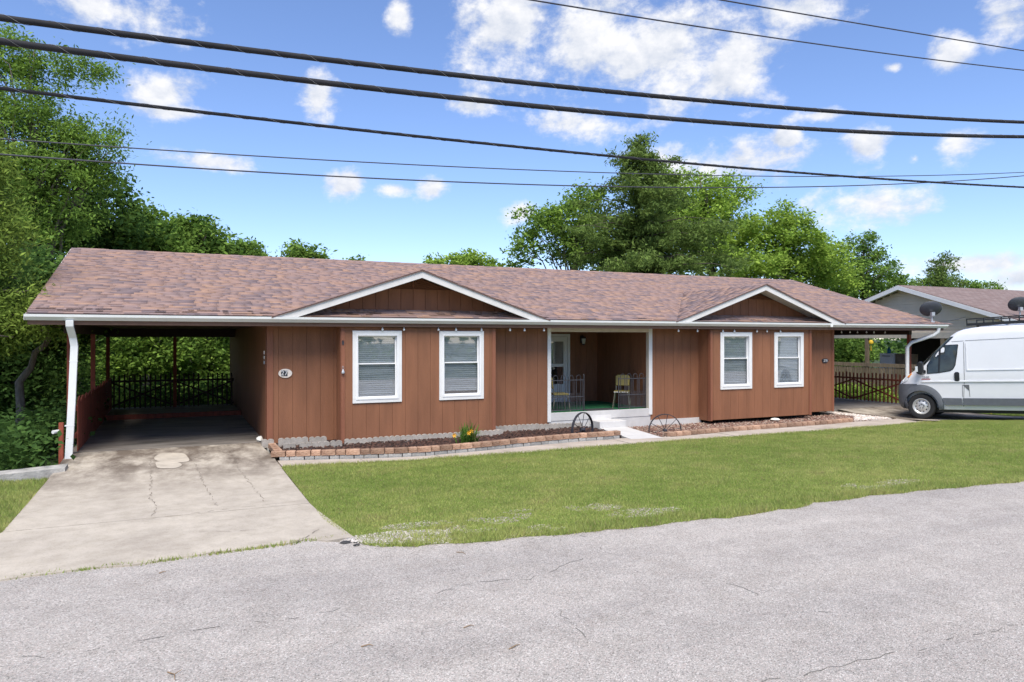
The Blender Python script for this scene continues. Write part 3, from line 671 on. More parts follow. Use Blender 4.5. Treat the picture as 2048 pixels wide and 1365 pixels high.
def window(a, b, z0, z1, P, k):
    b_ = MB()
    wroot = MB(); wroot.box(a, b, P-.028, P-.001, z1-TW, z1); wroot.box(a, b, P-.028, P-.001, z0, z0+TW)
    wroot.box(a, a+TW, P-.028, P-.001, z0+TW, z1-TW); wroot.box(b-TW, b, P-.028, P-.001, z0+TW, z1-TW)
    w = wroot.build('window', 'white_paint', house, bevel=.004)
    i0, i1, j0, j1 = a+TW-.01, b-TW+.01, z0+TW-.01, z1-TW+.01
    f = MB(); t = .04
    for bb in ((i0, i1, j1-t, j1), (i0, i1, j0, j0+t), (i0, i0+t, j0+t, j1-t), (i1-t, i1, j0+t, j1-t)): f.box(bb[0], bb[1], P-.038, P+.06, bb[2], bb[3])
    f.build('frame', 'frame_white', w, bevel=.003)
    i0 += t; i1 -= t; j0 += t; j1 -= t; mid = j0+(j1-j0)*.545
    for nm, s0, s1, d in (('upper_sash', mid-.02, j1, .045), ('lower_sash', j0, mid+.02, .02)):
        s = MB(); q = .028
        for bb in ((i0, i1, s1-q, s1), (i0, i1, s0, s0+q), (i0, i0+q, s0+q, s1-q), (i1-q, i1, s0+q, s1-q)): s.box(bb[0], bb[1], P+d, P+d+.022, bb[2], bb[3])
        s.build(nm, 'frame_white', w)
        MB().box(i0+q, i1-q, P+d+.008, P+d+.013, s0+q, s1-q).build('pane', 'window_glass', w)
    s = MB(); z = j0+.03+(.06 if k == 1 else 0); n = 0
    while z < j1-.04:
        s.add([(i0+.015, P+.098, z), (i1-.015, P+.098, z), (i1-.015, P+.082+.004*sin(n*1.7), z+.041), (i0+.015, P+.082+.004*sin(n*1.3), z+.041)], [(0, 1, 2, 3)]); z += .047; n += 1
    s.box(i0+.01, i1-.01, P+.08, P+.105, j1-.04, j1-.005); s.build('blind', 'blind', w)
    r_ = MB(); r_.box(i0-.06, i1+.06, P+.115, P+.16, j0-.06, j1+.06); r_.build('room_backing', 'shade_black', w)  # near-black sheet paints the unlit room behind the blind
for k, (a, b) in enumerate(WIN): window(a, b, WZ0, WZ1, YB, k)

# soffit, fascia, gutter, downspouts
MB().box(XL+.04, XR-.04, EY+.09, 29.05, TOPZ, TOPZ+.025).build('soffit', 'soffit', house)
MB().box(XL+.02, XR-.02, EY+.05, EY+.085, TOPZ-.045, EZ-.03).build('fascia', 'soffit', house)
gprof = [(15.985, 2.735), (16.025, 2.735), (16.025, 2.85), (16.018, 2.85), (16.018, 2.745), (15.985, 2.745), (15.95, 2.79), (15.935, 2.80), (15.922, 2.848), (15.905, 2.848), (15.912, 2.80), (15.94, 2.778)]
gut = MB(); gut.prism(gprof, (XL-.02, XR+.06), 'x'); gu = gut.build('gutter', 'gutter_white', house)
MB().box(XL-.022, XL-.018, 15.91, 16.02, 2.738, 2.846).build('end_cap', 'gutter_white', gu)
MB().box(17.905, 18.0, 15.895, 15.91, 2.74, 2.85).build('joint_clip', 'gutter_white', gu)
MB().box(XL-.01, XR+.02, 16.028, 16.046, 2.74, 2.875).build('drip_edge', 'gutter_white', house)
# left downspout: rectangular pipe with an offset elbow
def duct(pts, w, h, name, m, parent):
    b = MB()
    for p, q in zip(pts[:-1], pts[1:]): b.bar(p, q, w, h, up=(0, 1, 0))
    return b.build(name, m, parent, bevel=.008)
dsx = -1.80
ds = MB(); path = [(dsx, 15.97, 2.738), (dsx, 15.99, 2.62), (dsx+.03, 16.2, 2.40), (dsx+.05, 16.22, 2.25), (dsx+.01, 16.22, 1.2), (dsx-.05, 16.22, -.02)]
vs = []; fs = []
for i, (x, y, z) in enumerate(path):
    vs += [(x-.064, y-.045, z), (x+.064, y-.045, z), (x+.064, y+.045, z), (x-.064, y+.045, z)]
for i in range(len(path)-1):
    for k in range(4): fs.append((i*4+k, i*4+(k+1) % 4, i*4+4+(k+1) % 4, i*4+4+k))
fs += [(0, 1, 2, 3), (len(vs)-4, len(vs)-3, len(vs)-2, len(vs)-1)]
dso = ds.add(vs, fs).build('downspout', 'gutter_white', house, bevel=.008)
for z in (.72, 1.95): MB().box(dsx-.072+.03*(z > 1)+.012*(z > 1)-.034*(z < 1), dsx+.066+.03*(z > 1)+.012*(z > 1)-.012*(z < 1), 16.172, 16.27, z, z+.018).build('bracket', 'gutter_white', dso)
ds = MB(); X0 = 22.95
ds.tube([(X0, 16.0, 2.74), (X0, 16.02, 2.62), (X0-.12, 16.1, 2.50), (22.30, 16.5, 2.26), (22.16, 16.55, 2.10), (22.16, 16.55, .02)], .062, 10)
ds.build('downspout', 'gutter_white', house, smooth=True)

# main roof
rf = MB(); th = .05
rf.prism([(EY, EZ), (RY, RZ), (29.14, EZ), (29.14, EZ-th), (RY, RZ-th*1.2), (EY, EZ-th)], (XL, XR), 'x')
roof = rf.build('roof', 'roof_base', house)
for x0, x1 in ((XL-.022, XL-.002), (XR+.002, XR+.022)):
    MB().prism([(EY+.03, EZ-.035), (RY, RZ-.01), (29.1, EZ-.035), (29.1, EZ-.16), (RY, RZ-.15), (EY+.03, EZ-.10)], (x0, x1), 'x').build('rake_board', 'rake_paint', house)
for x0, x1 in ((XL+.03, XL+.06), (XR-.06, XR-.03)):
    MB().prism([(EY+.12, EZ-.06), (RY, RZ-.08), (29.0, EZ-.06), (29.0, TOPZ+.03), (EY+.12, TOPZ+.03)], (x0, x1), 'x').build('end_gable', 'siding', house)
PAL = [(.325, .212, .178)]*4+[(.290, .195, .170)]*3+[(.255, .182, .172)]*3+[(.200, .150, .155)]*2+[(.365, .230, .172)]*2+[(.300, .208, .192)]*2
WQ = [.16, .24, .33, .44]
def tab_local(w, t, e=.165):
    return [(0, 0, .0), (w, 0, .0), (w, 0, t), (0, 0, t), (0, e, 0), (w, e, 0), (w, e, .004), (0, e, .004)]
TF = [(3, 2, 6, 7), (0, 1, 2, 3), (0, 3, 7, 4), (1, 5, 6, 2)]
n_roof = Vector((0, -SL, 1)).normalized(); v_roof = Vector((0, 1, SL)).normalized(); Ls = math.hypot(RY-EY, RZ-EZ)
tabs = []
def lay(o, u, v, U, Vl, keep=None, expo=.142, ths=(.010, .010, .019)):
    nrm = u.cross(v).normalized(); row = 0; out = []
    if nrm.z < 0: nrm = -nrm
    while row*expo < Vl-.02:
        s = -rnd.uniform(0, .3)
        while s < U:
            k = rnd.randrange(4); w = WQ[k]; s0, s1 = max(0, s), min(U, s+w)
            if s1-s0 > .05:
                c = o+u*((s0+s1)/2)+v*(row*expo+.07)
                if keep is None or keep(c): out.append((o+u*s0+v*(row*expo)+nrm*.003, s1-s0, k if s1-s0 == w else -1, rnd.choice(PAL), rnd.choice(ths), u, v, nrm, min(.165, Vl-row*expo)))
            s += w
        row += 1
    return out
main_tabs = lay(Vector((XL, EY-.02, EZ)), Vector((1, 0, 0)), v_roof, XR-XL, Ls)
def screen_size(t):
    c = t[0]; dep = c.x*sin(A)+c.y*cos(A); return (t[1]*.142)/dep**3*(1.0 if t[2] >= 0 else 0)
main_tabs.sort(key=screen_size, reverse=True)
cache = {}
for t in main_tabs[:300]:
    key = (t[2], t[3], t[4])
    if key not in cache: cache[key] = MB().add(tab_local(WQ[t[2]], t[4]), TF, t[3]).mesh('shingle', 'shingle')
    link('shingle', cache[key], roof, t[0], (math.atan(SL), 0, 0))
def field(ts, name, parent):
    n = len(ts); V = np.zeros((n, 8, 3)); C = np.zeros((n, 8, 3))
    for i, (o, w, k, c, t, u, v, nm, e) in enumerate(ts):
        L_ = tab_local(w, t, e); V[i] = [tuple(o+u*a+v*b+nm*d) for a, b, d in L_]; C[i] = c
    Fc = (np.array(TF)[None]+np.arange(n)[:, None, None]*8).reshape(-1, 4)
    ob = link(name, np_mesh(name, V.reshape(-1, 3), Fc, C.reshape(-1, 3), 'shingle'), parent); ob['kind'] = 'stuff'; return ob
field(main_tabs[300:], 'shingle_field', roof)
rc = MB(); x = XL
while x < XR-.1:
    c = rnd.choice(PAL); x2 = min(x+.22, XR); o = .012+.004*(int(x*5) % 2)
    rc.add([(x, RY-.13, RZ-.13*SL+.016), (x2, RY-.13, RZ-.13*SL+.016), (x2, RY, RZ+o+.01), (x, RY, RZ+o+.01), (x2, RY+.13, RZ-.13*SL+.01), (x, RY+.13, RZ-.13*SL+.01)], [(0, 1, 2, 3), (3, 2, 4, 5)], c); x = x2
rc.build('ridge_cap', 'shingle', roof)['kind'] = 'stuff'

# two front gables
def gable(xc, hw, rise, vent_wall):
    GY = 15.93; zf = EZ-.01; za = zf+rise; gs = rise/hw; YG = YW-.02
    yb = EY+(za-EZ)/SL+.25
    # rake boards: face plane at GY
    d = .175
    cut = EZ-.015
    for sgn in (-1, 1):
        xe = xc+sgn*hw; xi = xc+sgn*(hw-d/gs)
        poly = [(xe, cut), (xc, za), (xc, za-d), (xc+sgn*(hw-(d-(zf-cut))/gs*1.0), cut)]
        MB().prism(poly, (GY-.002*(sgn > 0), GY+.035), 'y').build('rake_board', 'rake_paint', house, bevel=.003)
    gr = MB()
    for sgn in (-1, 1):
        xe = xc+sgn*(hw+.02); n = Vector((sgn*gs, 0, 1)).normalized()
        pts = [Vector((xe, GY-.03, zf-.005)), Vector((xc, GY-.03, za)), Vector((xc, yb, za)), Vector((xe, GY+.10, zf-.005))]
        gr.add([p for p in pts]+[p-Vector((0, 0, .022)) for p in pts], [(0, 1, 2, 3), (7, 6, 5, 4), (0, 4, 5, 1), (1, 5, 6, 2), (2, 6, 7, 3), (3, 7, 4, 0)])
    go = gr.build('gable_roof', 'roof_base', house)
    lo = MB()
    for sgn in (-1, 1):
        p = [(xc+sgn*(hw-.15), GY+.04, zf+gs*.15-.05), (xc, GY+.04, za-.05), (xc, YG, za-.05), (xc+sgn*(hw-.15), YG, zf+gs*.15-.05)]
        q = [(a, b, c+.02) for a, b, c in p]; lo.add(p+q, [(0, 1, 2, 3), (7, 6, 5, 4), (0, 4, 5, 1), (1, 5, 6, 2), (2, 6, 7, 3), (3, 7, 4, 0)])
    lo.build('gable_soffit', 'rake_paint', house)
    ts = []
    keep = lambda c: c.z > EZ+SL*(c.y-EY)+.0
    for sgn in (-1, 1):
        v = Vector((-sgn*1, 0, gs)).normalized(); u = Vector((0, 1, 0)); Lg = math.hypot(hw, rise)
        ts += lay(Vector((xc+sgn*(hw+.02), GY-.035, zf-.003)), u, v, yb-GY, Lg, keep, ths=(.004, .004, .006))
    field(ts, 'shingle_field', go)
    cp = MB(); y = GY-.035
    while y < yb-.1:
        cp.add([(xc-.13, y, za-.13*gs+.010), (xc-.13, y+.2, za-.13*gs+.010), (xc, y+.2, za+.012), (xc, y, za+.012), (xc+.13, y+.2, za-.13*gs+.010), (xc+.13, y, za-.13*gs+.010)], [(0, 1, 2, 3), (3, 2, 4, 5)], PAL[rnd.randrange(7)]); y += .2
    cp.build('ridge_cap', 'shingle', go)['kind'] = 'stuff'
    zb = EZ+SL*(YG-EY)+.005
    gb = MB(); gb.prism([(xc-(za-.07-zb)/gs, zb-.0), (xc+(za-.07-zb)/gs, zb-.0), (xc, za-.07)], (YG+.016, YG+.06), 'y'); gw = gb.build('gable_wall', 'siding_back', house)
    hwb = (za-.05-zb)/gs; x = xc-hwb; vz = za-.05-.34
    k = 0; x = xc-math.ceil(hwb/.30)*.30
    while x < xc+hwb:
        p, q = max(x+.005, xc-hwb+.02), min(x+.295, xc+hwb-.02)
        if q-p > .03:
            top = lambda t: min(za-.055-abs(t-xc)*gs, vz)
            pl = [(p, zb), (q, zb), (q, max(zb+.004, top(q)))]
            xm = xc-(za-.055-vz)/gs; xn = xc+(za-.055-vz)/gs
            for xx in (xn, xm):
                if p < xx < q: pl.append((xx, top(xx)))
            pl.append((p, max(zb+.004, top(p))))
            MB().prism(pl, (YG, YG+.015), 'y').build('siding_board', 'siding', gw)
        x += .30
    # louvred vent in the peak
    wv = (za-.055-vz)/gs; ve = MB()
    ve.prism([(xc-wv, vz+.005), (xc+wv, vz+.005), (xc, za-.06)], (YG+.03, YG+.04), 'y')
    vo = ve.build('gable_vent', 'dark_wall', house)
    z = vz+.015
    while z < za-.10:
        w2 = (za-.06-z-.02)/gs
        MB().add([(xc-w2, YG-.01, z), (xc+w2, YG-.01, z), (xc+w2*.93, YG+.028, z+.035), (xc-w2*.93, YG+.028, z+.035)], [(0, 1, 2, 3)]).build('louvre', 'siding', vo); z += .055
    MB().box(xc-.012, xc+.012, YG-.016, YG-.011, vz, za-.09).build('vent_bar', 'trim_brown', vo)
gable(5.11, 3.26, 1.10, True)
gable(15.38, 3.16, 1.10, True)

# porch
PX0, PX1, PY, FZ = 8.74, 11.89, 19.40, .47
fl = MB(); fl.box(PX0+.02, PX1-.02, YW+.03, PY, FZ-.10, FZ); fl.build('porch_floor', 'green_carpet', house)
fl = MB(); fl.box(PX0+.0, PX1-.0, YW-.01, YW+.028, FZ-.21, FZ+.004); fl.build('porch_sill', 'grey_concrete', house, bevel=.006)
fl = MB(); fl.box(PX0-.03, PX1+.01, YW+.002, YW+.025, -.08, FZ-.215); fl.build('porch_base', 'grey_concrete', house)
st = MB(); st.box(9.98, 10.80, 16.18, YW-.012, -.05, .235); st.build('porch_step', 'grey_concrete', house, bevel=.01)
MB().box(9.95, 10.62, YW-.016, YW-.0125, .13, .36).build('loose_board', 'rake_paint', house)
tr = MB(); t = .10
tr.box(PX0-.05, PX0+.05, YW-.03, YW-.002, .24, TOPZ-.035); tr.build('porch_trim', 'white_paint', house, bevel=.004)
tr = MB(); tr.box(PX1-.06, PX1+.05, YW-.03, YW-.002, .30, TOPZ-.035); tr.build('porch_trim', 'white_paint', house, bevel=.004)
tr = MB(); tr.box(PX0+.052, PX1-.062, YW-.028, YW-.002, TOPZ-.135, TOPZ-.037); tr.build('porch_trim', 'beige_trim', house, bevel=.004)
tr = MB(); tr.box(PX1-.066, PX1-.05, YW-.026, YW+.1, FZ, TOPZ-.14); tr.build('porch_trim', 'beige_trim', house)
wall(PX0-.05, PX1+.05, FZ-.05, TOPZ, PY, holes=[(9.95, 10.85, .3, 2.50)], step=.2)
wall(YW+.12, PY, FZ-.05, TOPZ, PX1-.02, 'y', step=.2)
wall(YW+.12, PY, FZ-.05, TOPZ, PX0+.02, 'y', step=.2, side=-1)
dr = MB(); dr.box(9.90, 9.98, PY-.02, PY+.05, FZ, 2.53); dr.box(10.82, 10.90, PY-.02, PY+.05, FZ, 2.53); dr.box(9.98, 10.82, PY-.02, PY+.05, 2.45, 2.53)
door = dr.build('storm_door', 'frame_white', house)
lf = MB()
for bb in ((9.985, 10.10, FZ+.01, 2.445), (10.68, 10.815, FZ+.01, 2.445), (10.10, 10.68, 2.30, 2.445), (10.10, 10.68, 1.54, 1.63), (10.10, 10.68, FZ+.01, 1.02)): lf.box(bb[0], bb[1], PY+.0, PY+.04, bb[2], bb[3])
lf.build('door_leaf', 'frame_white', door)
MB().box(10.10, 10.68, PY+.018, PY+.022, 1.63, 2.30).build('pane', 'window_glass', door)
MB().box(10.10, 10.68, PY+.018, PY+.022, 1.02, 1.54).build('pane', 'window_glass', door)
MB().box(10.10, 10.68, PY+.05, PY+.06, 1.60, 2.32).build('door_curtain', 'curtain', door)
MB().box(10.06, 10.74, PY+.065, PY+.075, .9, 2.34).build('inner_dark', 'shade_black', door)  # near-black sheet paints the unlit interior behind the door panes
MB().tube([(10.14, PY-.03, 1.42), (10.14, PY-.05, 1.45), (10.14, PY-.03, 1.50)], .01, 6).build('handle', 'dark_iron', door)
la = MB(); lx, lz = 11.30, 2.36
la.box(lx-.04, lx+.04, PY-.02, PY-.001, lz-.10, lz+.12); la.tube([(lx, PY-.02, lz+.08), (lx, PY-.10, lz+.14), (lx, PY-.14, lz+.10)], .012, 6); la.lathe([(.02, .10), (.085, .05), (.09, .03)], 8, (lx, PY-.14, lz)); la.lathe([(.05, -.15), (.06, -.13), (.02, -.18)], 8, (lx, PY-.14, lz))
lo = la.build('porch_lantern', 'dark_iron', house)
MB().lathe([(.045, -.13), (.07, .03)], 8, (lx, PY-.14, lz)).build('lantern_glass', 'lens', lo)
# walkway to the step
wk = MB(); wp = [gp(1262,878,.02), gp(1325,875,.02)]
wk.add([(wp[0][0], wp[0][1], -.04), (wp[1][0], wp[1][1], -.04), (10.78, 16.17, -.04), (9.98, 16.17, -.04), (wp[0][0], wp[0][1], .014), (wp[1][0], wp[1][1], .014), (10.78, 16.17, .075), (9.98, 16.17, .075)],
       [(0,3,2,1),(4,5,6,7),(0,1,5,4),(1,2,6,5),(2,3,7,6),(3,0,4,7)])
struct(wk.build('porch_path', 'grey_concrete'))

# carport framing
MB().box(-1.98, 1.80, 25.66, 25.80, 2.44, TOPZ-.002).build('carport_beam', 'dark_wood', house)
MB().box(-1.98, -1.84, YW, 25.64, 2.50, TOPZ-.002).build('carport_beam', 'dark_wood', house)
for (x, y) in [(-1.88, 16.75), (-1.88, 21.2), (-1.88, 25.72), (0, 25.72)]:
    MB().box(x-.05, x+.05, y-.05, y+.05, .12 if y < 23 else .20, 2.50 if x < -1 else 2.44).build('carport_post', 'red_post', house)
MB().box(22.72, 22.86, 16.9, 26.0, 2.52, TOPZ-.002).build('carport_beam', 'dark_wood', house)
for y in (16.95, 21.4, 25.9): MB().box(22.74, 22.84, y-.05, y+.05, .11, 2.52).build('carport_post', 'red_post', house)
for z, m in ((2.08, 'plaque'), (1.97, 'white_paint'), (1.86, 'galv')):
    MB().box(1.788, 1.809, 16.98, 17.07, z-.035, z+.04).build('wall_plaque', m, house)
mb = MB().box(3.335, 3.375, YB-.035, YB-.021, 2.26, 2.33); mb.tube([(3.335, YB-.03, 2.33), (3.355, YB-.03, 2.36), (3.375, YB-.03, 2.33)], .006, 5); mb.build('wall_hook', 'dark_iron', house)
mb = MB().lathe([(.02, 1.62), (.035, 1.63), (.035, 1.66), (.02, 1.70), (.012, 1.72)], 10, (3.352, YB-.05, 0)); mb.tube([(3.352-.02, YB-.04, 1.72), (3.352-.015, YB-.04, 1.77), (3.352, YB-.04, 1.79), (3.352+.015, YB-.04, 1.77), (3.352+.02, YB-.04, 1.72)], .004, 5); mb.build('wall_bell', 'galv', house)

# ------------------------------------------------------------------ house numbers, string lights
ov = MB(); cx, cz = 2.20, 1.63
ring = [(cx+.145*cos(t), cz+.098*sin(t)) for t in np.linspace(0, 2*pi, 33)[:-1]]
sg = thing('house_number', (cx, YW, cz), 'cream oval number plaque reading 27 on the brown wall', 'house number')
ov.prism(ring, (YW-.025, YW-.002), 'y').build('plaque', 'plaque', sg)
MB().box(cx-.09, cx+.045, YW-.033, YW-.0255, cz-.06, cz+.065).build('number_tile', 'black_plate', sg)
link('digits', text_mesh('27', .15, 'white_paint', Matrix.Translation((cx-.022, YW-.036, cz+.003)) @ Matrix.Rotation(R(90), 4, 'X')), sg)
sg = thing('house_number', (18.52, YW, 1.70), 'small black number sign reading 27B on the brown wall', 'house number')
cx, cz = 18.50, 1.70
p = [(cx-.125, cz-.03), (cx-.10, cz-.07), (cx+.06, cz-.075), (cx+.09, cz-.04), (cx+.135, cz-.01), (cx+.14, cz+.02), (cx+.09, cz+.035), (cx+.07, cz+.065), (cx-.09, cz+.06), (cx-.13, cz+.03)]
MB().prism(p, (YW-.025, YW-.002), 'y').build('plate', 'black_plate', sg)
link('digits', text_mesh('27B', .105, 'white_paint', Matrix.Translation((cx-.0, YW-.028, cz-.003)) @ Matrix.Rotation(R(90), 4, 'X')), sg)
def string(pxs, lab, Yf):
    t0 = Yf(pxs[0]); s = thing('string_lights', (ray(pxs[0])*t0, t0, 2.62), lab, 'string lights', 'strings of bulbs under the eave')
    pts = []
    for i, x in enumerate(pxs):
        Y = Yf(x); X_ = ray(x)*Y; pts.append((X_, Y, 2.645))
        b = MB(); b.lathe([(.012, 0), (.014, -.02), (.027, -.045), (.024, -.065), (.008, -.075)], 10, (X_, Y, 2.645)); b.build('bulb', 'bulb', s, smooth='all')
    full = []
    for a, b in zip(pts[:-1], pts[1:]):
        for k in range(6): t = k/6; full.append((a[0]+(b[0]-a[0])*t, a[1]+(b[1]-a[1])*t, 2.65+(-.012*sin(pi*t))))
    full.append(pts[-1]); MB().tube(full, .005, 5).build('cord', 'cable', s)
string([765, 808, 877, 912, 963, 1020, 1049, 1088], 'string of clear bulbs under the eave above the left windows', lambda x: 16.10)
string([1357, 1395, 1446, 1469, 1514, 1534, 1561], 'string of clear bulbs under the eave above the right windows', lambda x: 16.10)
string([1683, 1700, 1715, 1733, 1748, 1770], 'string of clear bulbs in the right carport opening', lambda x: 17.2)

# ------------------------------------------------------------------ fences and gates of the carports
fe = thing('board_fence', (-1.80, 21, .12), 'solid dark red board fence along the left side of the carport', 'fence')
y = 16.95; k = 0
while y < 25.55:
    b = MB(); w = .135; h = 1.13+.03*sin(k*1.3)+.02*(k % 3)+rnd.uniform(-.02, .02); z0 = .13+(.08 if y > 23.1 else 0)
    b.prism([(y, z0), (y+w, z0), (y+w, h-.02), (y+w*.8, h+.015), (y+w*.5, h+.03), (y+w*.2, h+.015), (y, h-.02)], (-1.785+rnd.uniform(-.004, .004), -1.767), 'x').build('board', 'red_wood', fe)
    y += .142; k += 1
for z in (.4, .95): MB().box(-1.83, -1.788, 16.9, 25.6, z, z+.09).build('rail', 'red_wood', fe)
MB().box(-2.02, -1.94, 16.30, 16.38, -.6, .78).build('outer_post', 'red_wood', fe)
MB().tube([(-2.02, 16.3, .62), (-2.10, 16.2, .62)], .035, 10).build('pipe_stub', 'conduit', fe)
def picket_gate(name, P0, P1, z0, h, n, mats, label, group, braces=2, skip=()):
    P0 = Vector(P0); P1 = Vector(P1); d = (P1-P0); Lg = d.length; d.normalize()
    t = thing(name, (*((P0+P1)/2).xy, z0), label, 'fence', group)
    side = Vector((-d.y, d.x, 0))
    for i in range(n):
        if i in skip: continue
        p = P0+d*(Lg*(i+.5)/n); hh = h+rnd.uniform(-.02, .03)
        MB().bar((p.x, p.y, z0+.02), (p.x, p.y, z0+hh), .048, .03, up=side).build('picket', mats, t)
    q = side*.034
    MB().bar(P0+q+Vector((0, 0, z0+h-.20)), P1+q+Vector((0, 0, z0+h-.20)), .035, .06).build('rail', mats, t)
    for k in range(braces):
        a = P0+d*(Lg*k/braces)+q; b = P0+d*(Lg*(k+1)/braces)+q
        MB().bar(a+Vector((0, 0, z0+h-.24)), b+Vector((0, 0, z0+.08)), .03, .05).build('brace', mats, t)
        MB().bar(a+q+Vector((0, 0, z0+.08)), b+q+Vector((0, 0, z0+h-.24)), .03, .05).build('brace', mats, t)
    return t
picket_gate('picket_fence', (-1.78, 25.6, 0), (-.05, 25.6, 0), .20, 1.06, 12, 'dark_wood', 'dark picket fence panel left of the centre post behind the carport', 'picket panels closing the carport rear', 1)
picket_gate('picket_fence', (.05, 25.6, 0), (1.76, 25.6, 0), .20, 1.06, 12, 'dark_wood', 'dark picket fence panel right of the centre post behind the carport', 'picket panels closing the carport rear', 1, (5,))
picket_gate('picket_fence', (22.79, 17.05, 0), (22.79, 23.4, 0), .11, 1.03, 40, 'red_post', 'dark red picket fence with cross braces along the right carport', None, 3)
MB_t = MB(); MB_t.box(19.38, 19.46, 14.9, 19.8, -.03, .05)
tag(MB_t.build('timber_edging', 'timber'), 'long timber edging between pale pebbles and second driveway', 'edging')

# ------------------------------------------------------------------ bricks and scalloped blocks
def brick_mesh(L, h, d=.15):
    b = MB(); n = 4; b.box(-L/2+.004, L/2-.004, 0, d, 0, h); me = b.mesh('brick', 'brick_red'); bm = bmesh.new(); bm.from_mesh(me)
    bmesh.ops.bevel(bm, geom=list(bm.edges), offset=.008, segments=1, affect='EDGES')
    for vv in bm.verts: vv.co += Vector((rnd.uniform(-.003, .003), rnd.uniform(-.008, .004) if vv.co.y < .03 else 0, rnd.uniform(-.003, .003)))
    bm.to_mesh(me); bm.free(); return me
BM = {}
for L_ in (.19, .28):
    for m in ('brick_red', 'brick_grey'):
        for q in range(3):
            me = brick_mesh(L_, .105); me.materials.clear(); me.materials.append(MATS[m]); BM[(L_, m, q)] = me
def along(pts, s):
    for i in range(len(pts)-1):
        a, b = Vector((*pts[i], 0)), Vector((*pts[i+1], 0)); l = (b-a).length
        if s <= l or i == len(pts)-2: d = (b-a).normalized(); return a+d*s, math.atan2(d.y, d.x)
        s -= l
def length(pts): return sum(math.hypot(pts[i+1][0]-pts[i][0], pts[i+1][1]-pts[i][1]) for i in range(len(pts)-1))
def edging(pts, label, two):
    t = thing('brick_edging', (*pts[len(pts)//2], 0), label, 'edging')
    for course in ((0, 1) if two else (1,)):
        s = .0 if course else -.12; k = 0; T = length(pts)
        while s < T-.05:
            L_ = (.28, .19)[k % 2] if rnd.random() > .12 else .28
            p, a = along(pts, s+L_/2); m = 'brick_red' if course else 'brick_grey'
            if s > -.01: link('brick', BM[(L_, m, rnd.randrange(3))], t, (p.x, p.y+(0 if course else .012), (.078 if two else .0) if course else -.027), (0, 0, a+rnd.uniform(-.025, .025)))
            s += L_+.004; k += 1
    return t
ed = edging(BL, 'tan and rust brick edging along the front of the dark mulch bed', True)
for i in range(5):                                # short return beside the drive
    link('brick', BM[(.28, 'brick_red', i % 3)], ed, (1.815, BL[0][1]+.24+i*.287, .045), (0, 0, R(-90)+rnd.uniform(-.03, .03)))
edging(BR, 'single row of tan and rust bricks along the reddish gravel bed', False)
def scallop_mesh(n, w=.125, h=.185, d=.055):
    b = MB(); pts = [(0, 0), (n*w, 0)]
    for i in range(n-1, -1, -1):
        for k in range(0, 7):
            t = pi*k/6; pts.append((i*w+w/2+w/2*cos(t), h-.04+.04*sin(t)))
    pl = [pts[0]]+[pts[1]]+pts[2:]; b.prism(pl, (0, d), 'y'); return b.mesh('scalloped_block', 'scallop')
SM = {n: scallop_mesh(n) for n in (2, 3, 5)}
sc = thing('scalloped_edging', (5, 15.9, 0), 'row of grey scalloped concrete edging blocks at the foot of the brown wall', 'edging')
def scal(x, y, z, n, a=0): link('scalloped_block', SM[n], sc, (x, y, z+rnd.uniform(-.012, .012)), (0, rnd.uniform(-.012, .012), a+rnd.uniform(-.02, .02)))
for x, n in ((1.68, 2), (2.02, 5), (2.67, 3)): scal(x, 16.35, .05, n)
for x, n in ((2.05, 2), (2.38, 5), (3.02, 2)): scal(x, 15.80, .02, n)
x = 3.36
while x < 6.95: scal(x, 15.98-.02*rnd.random(), .01+.012*(x-3.3)/3, 5); x += .632
scal(7.07, 15.98, .02, 2, R(80))
for x in (7.12, 7.75, 8.38): scal(x, 16.45, .05, 5)
for x in (9.02,): scal(x, 16.5, .03, 5)

# ------------------------------------------------------------------ wagon wheels
def wagon_wheel(c, Rr, yaw, label):
    M4 = Matrix.Translation(c) @ Matrix.Rotation(yaw, 4, 'Z')
    t = thing('wagon_wheel', (c[0], c[1], .05), label, 'wagon wheel', 'old iron wheels in the planting beds')
    n = 40; b = MB(M4); vs = []; fs = []
    for k in range(n):
        a = 2*pi*k/n
        for r_, y_ in ((Rr, -.03), (Rr, .03), (Rr-.018, .03), (Rr-.018, -.03)): vs.append((r_*cos(a), y_, r_*sin(a)))
    for k in range(n):
        j = (k+1) % n
        for q in range(4): fs.append((k*4+q, k*4+(q+1) % 4, j*4+(q+1) % 4, j*4+q))
    b.add(vs, fs).build('rim', 'dark_iron', t, smooth=True)
    MB(M4).lathe([(.025, -.07), (.042, -.06), (.05, -.03), (.05, .03), (.042, .06), (.025, .07)], 14, (0, 0, 0), (0, 1, 0)).build('hub', 'dark_iron', t, smooth=True)
    for k in range(10):
        a = 2*pi*k/10+.15; MB(M4).tube([(.04*cos(a), .02*(-1)**k, .04*sin(a)), ((Rr-.012)*cos(a), 0, (Rr-.012)*sin(a))], .008, 6).build('spoke', 'dark_iron', t)
c1 = at(1165, 860, 15.25); wagon_wheel((c1.x, 15.25, c1.z), .425, R(24), 'iron wagon wheel half buried in the dark mulch left of the path')
c2_ = at(1330, 861.5, 15.3); wagon_wheel((c2_.x, 15.3, c2_.z), .425, R(-22), 'iron wagon wheel half buried in the gravel right of the path')

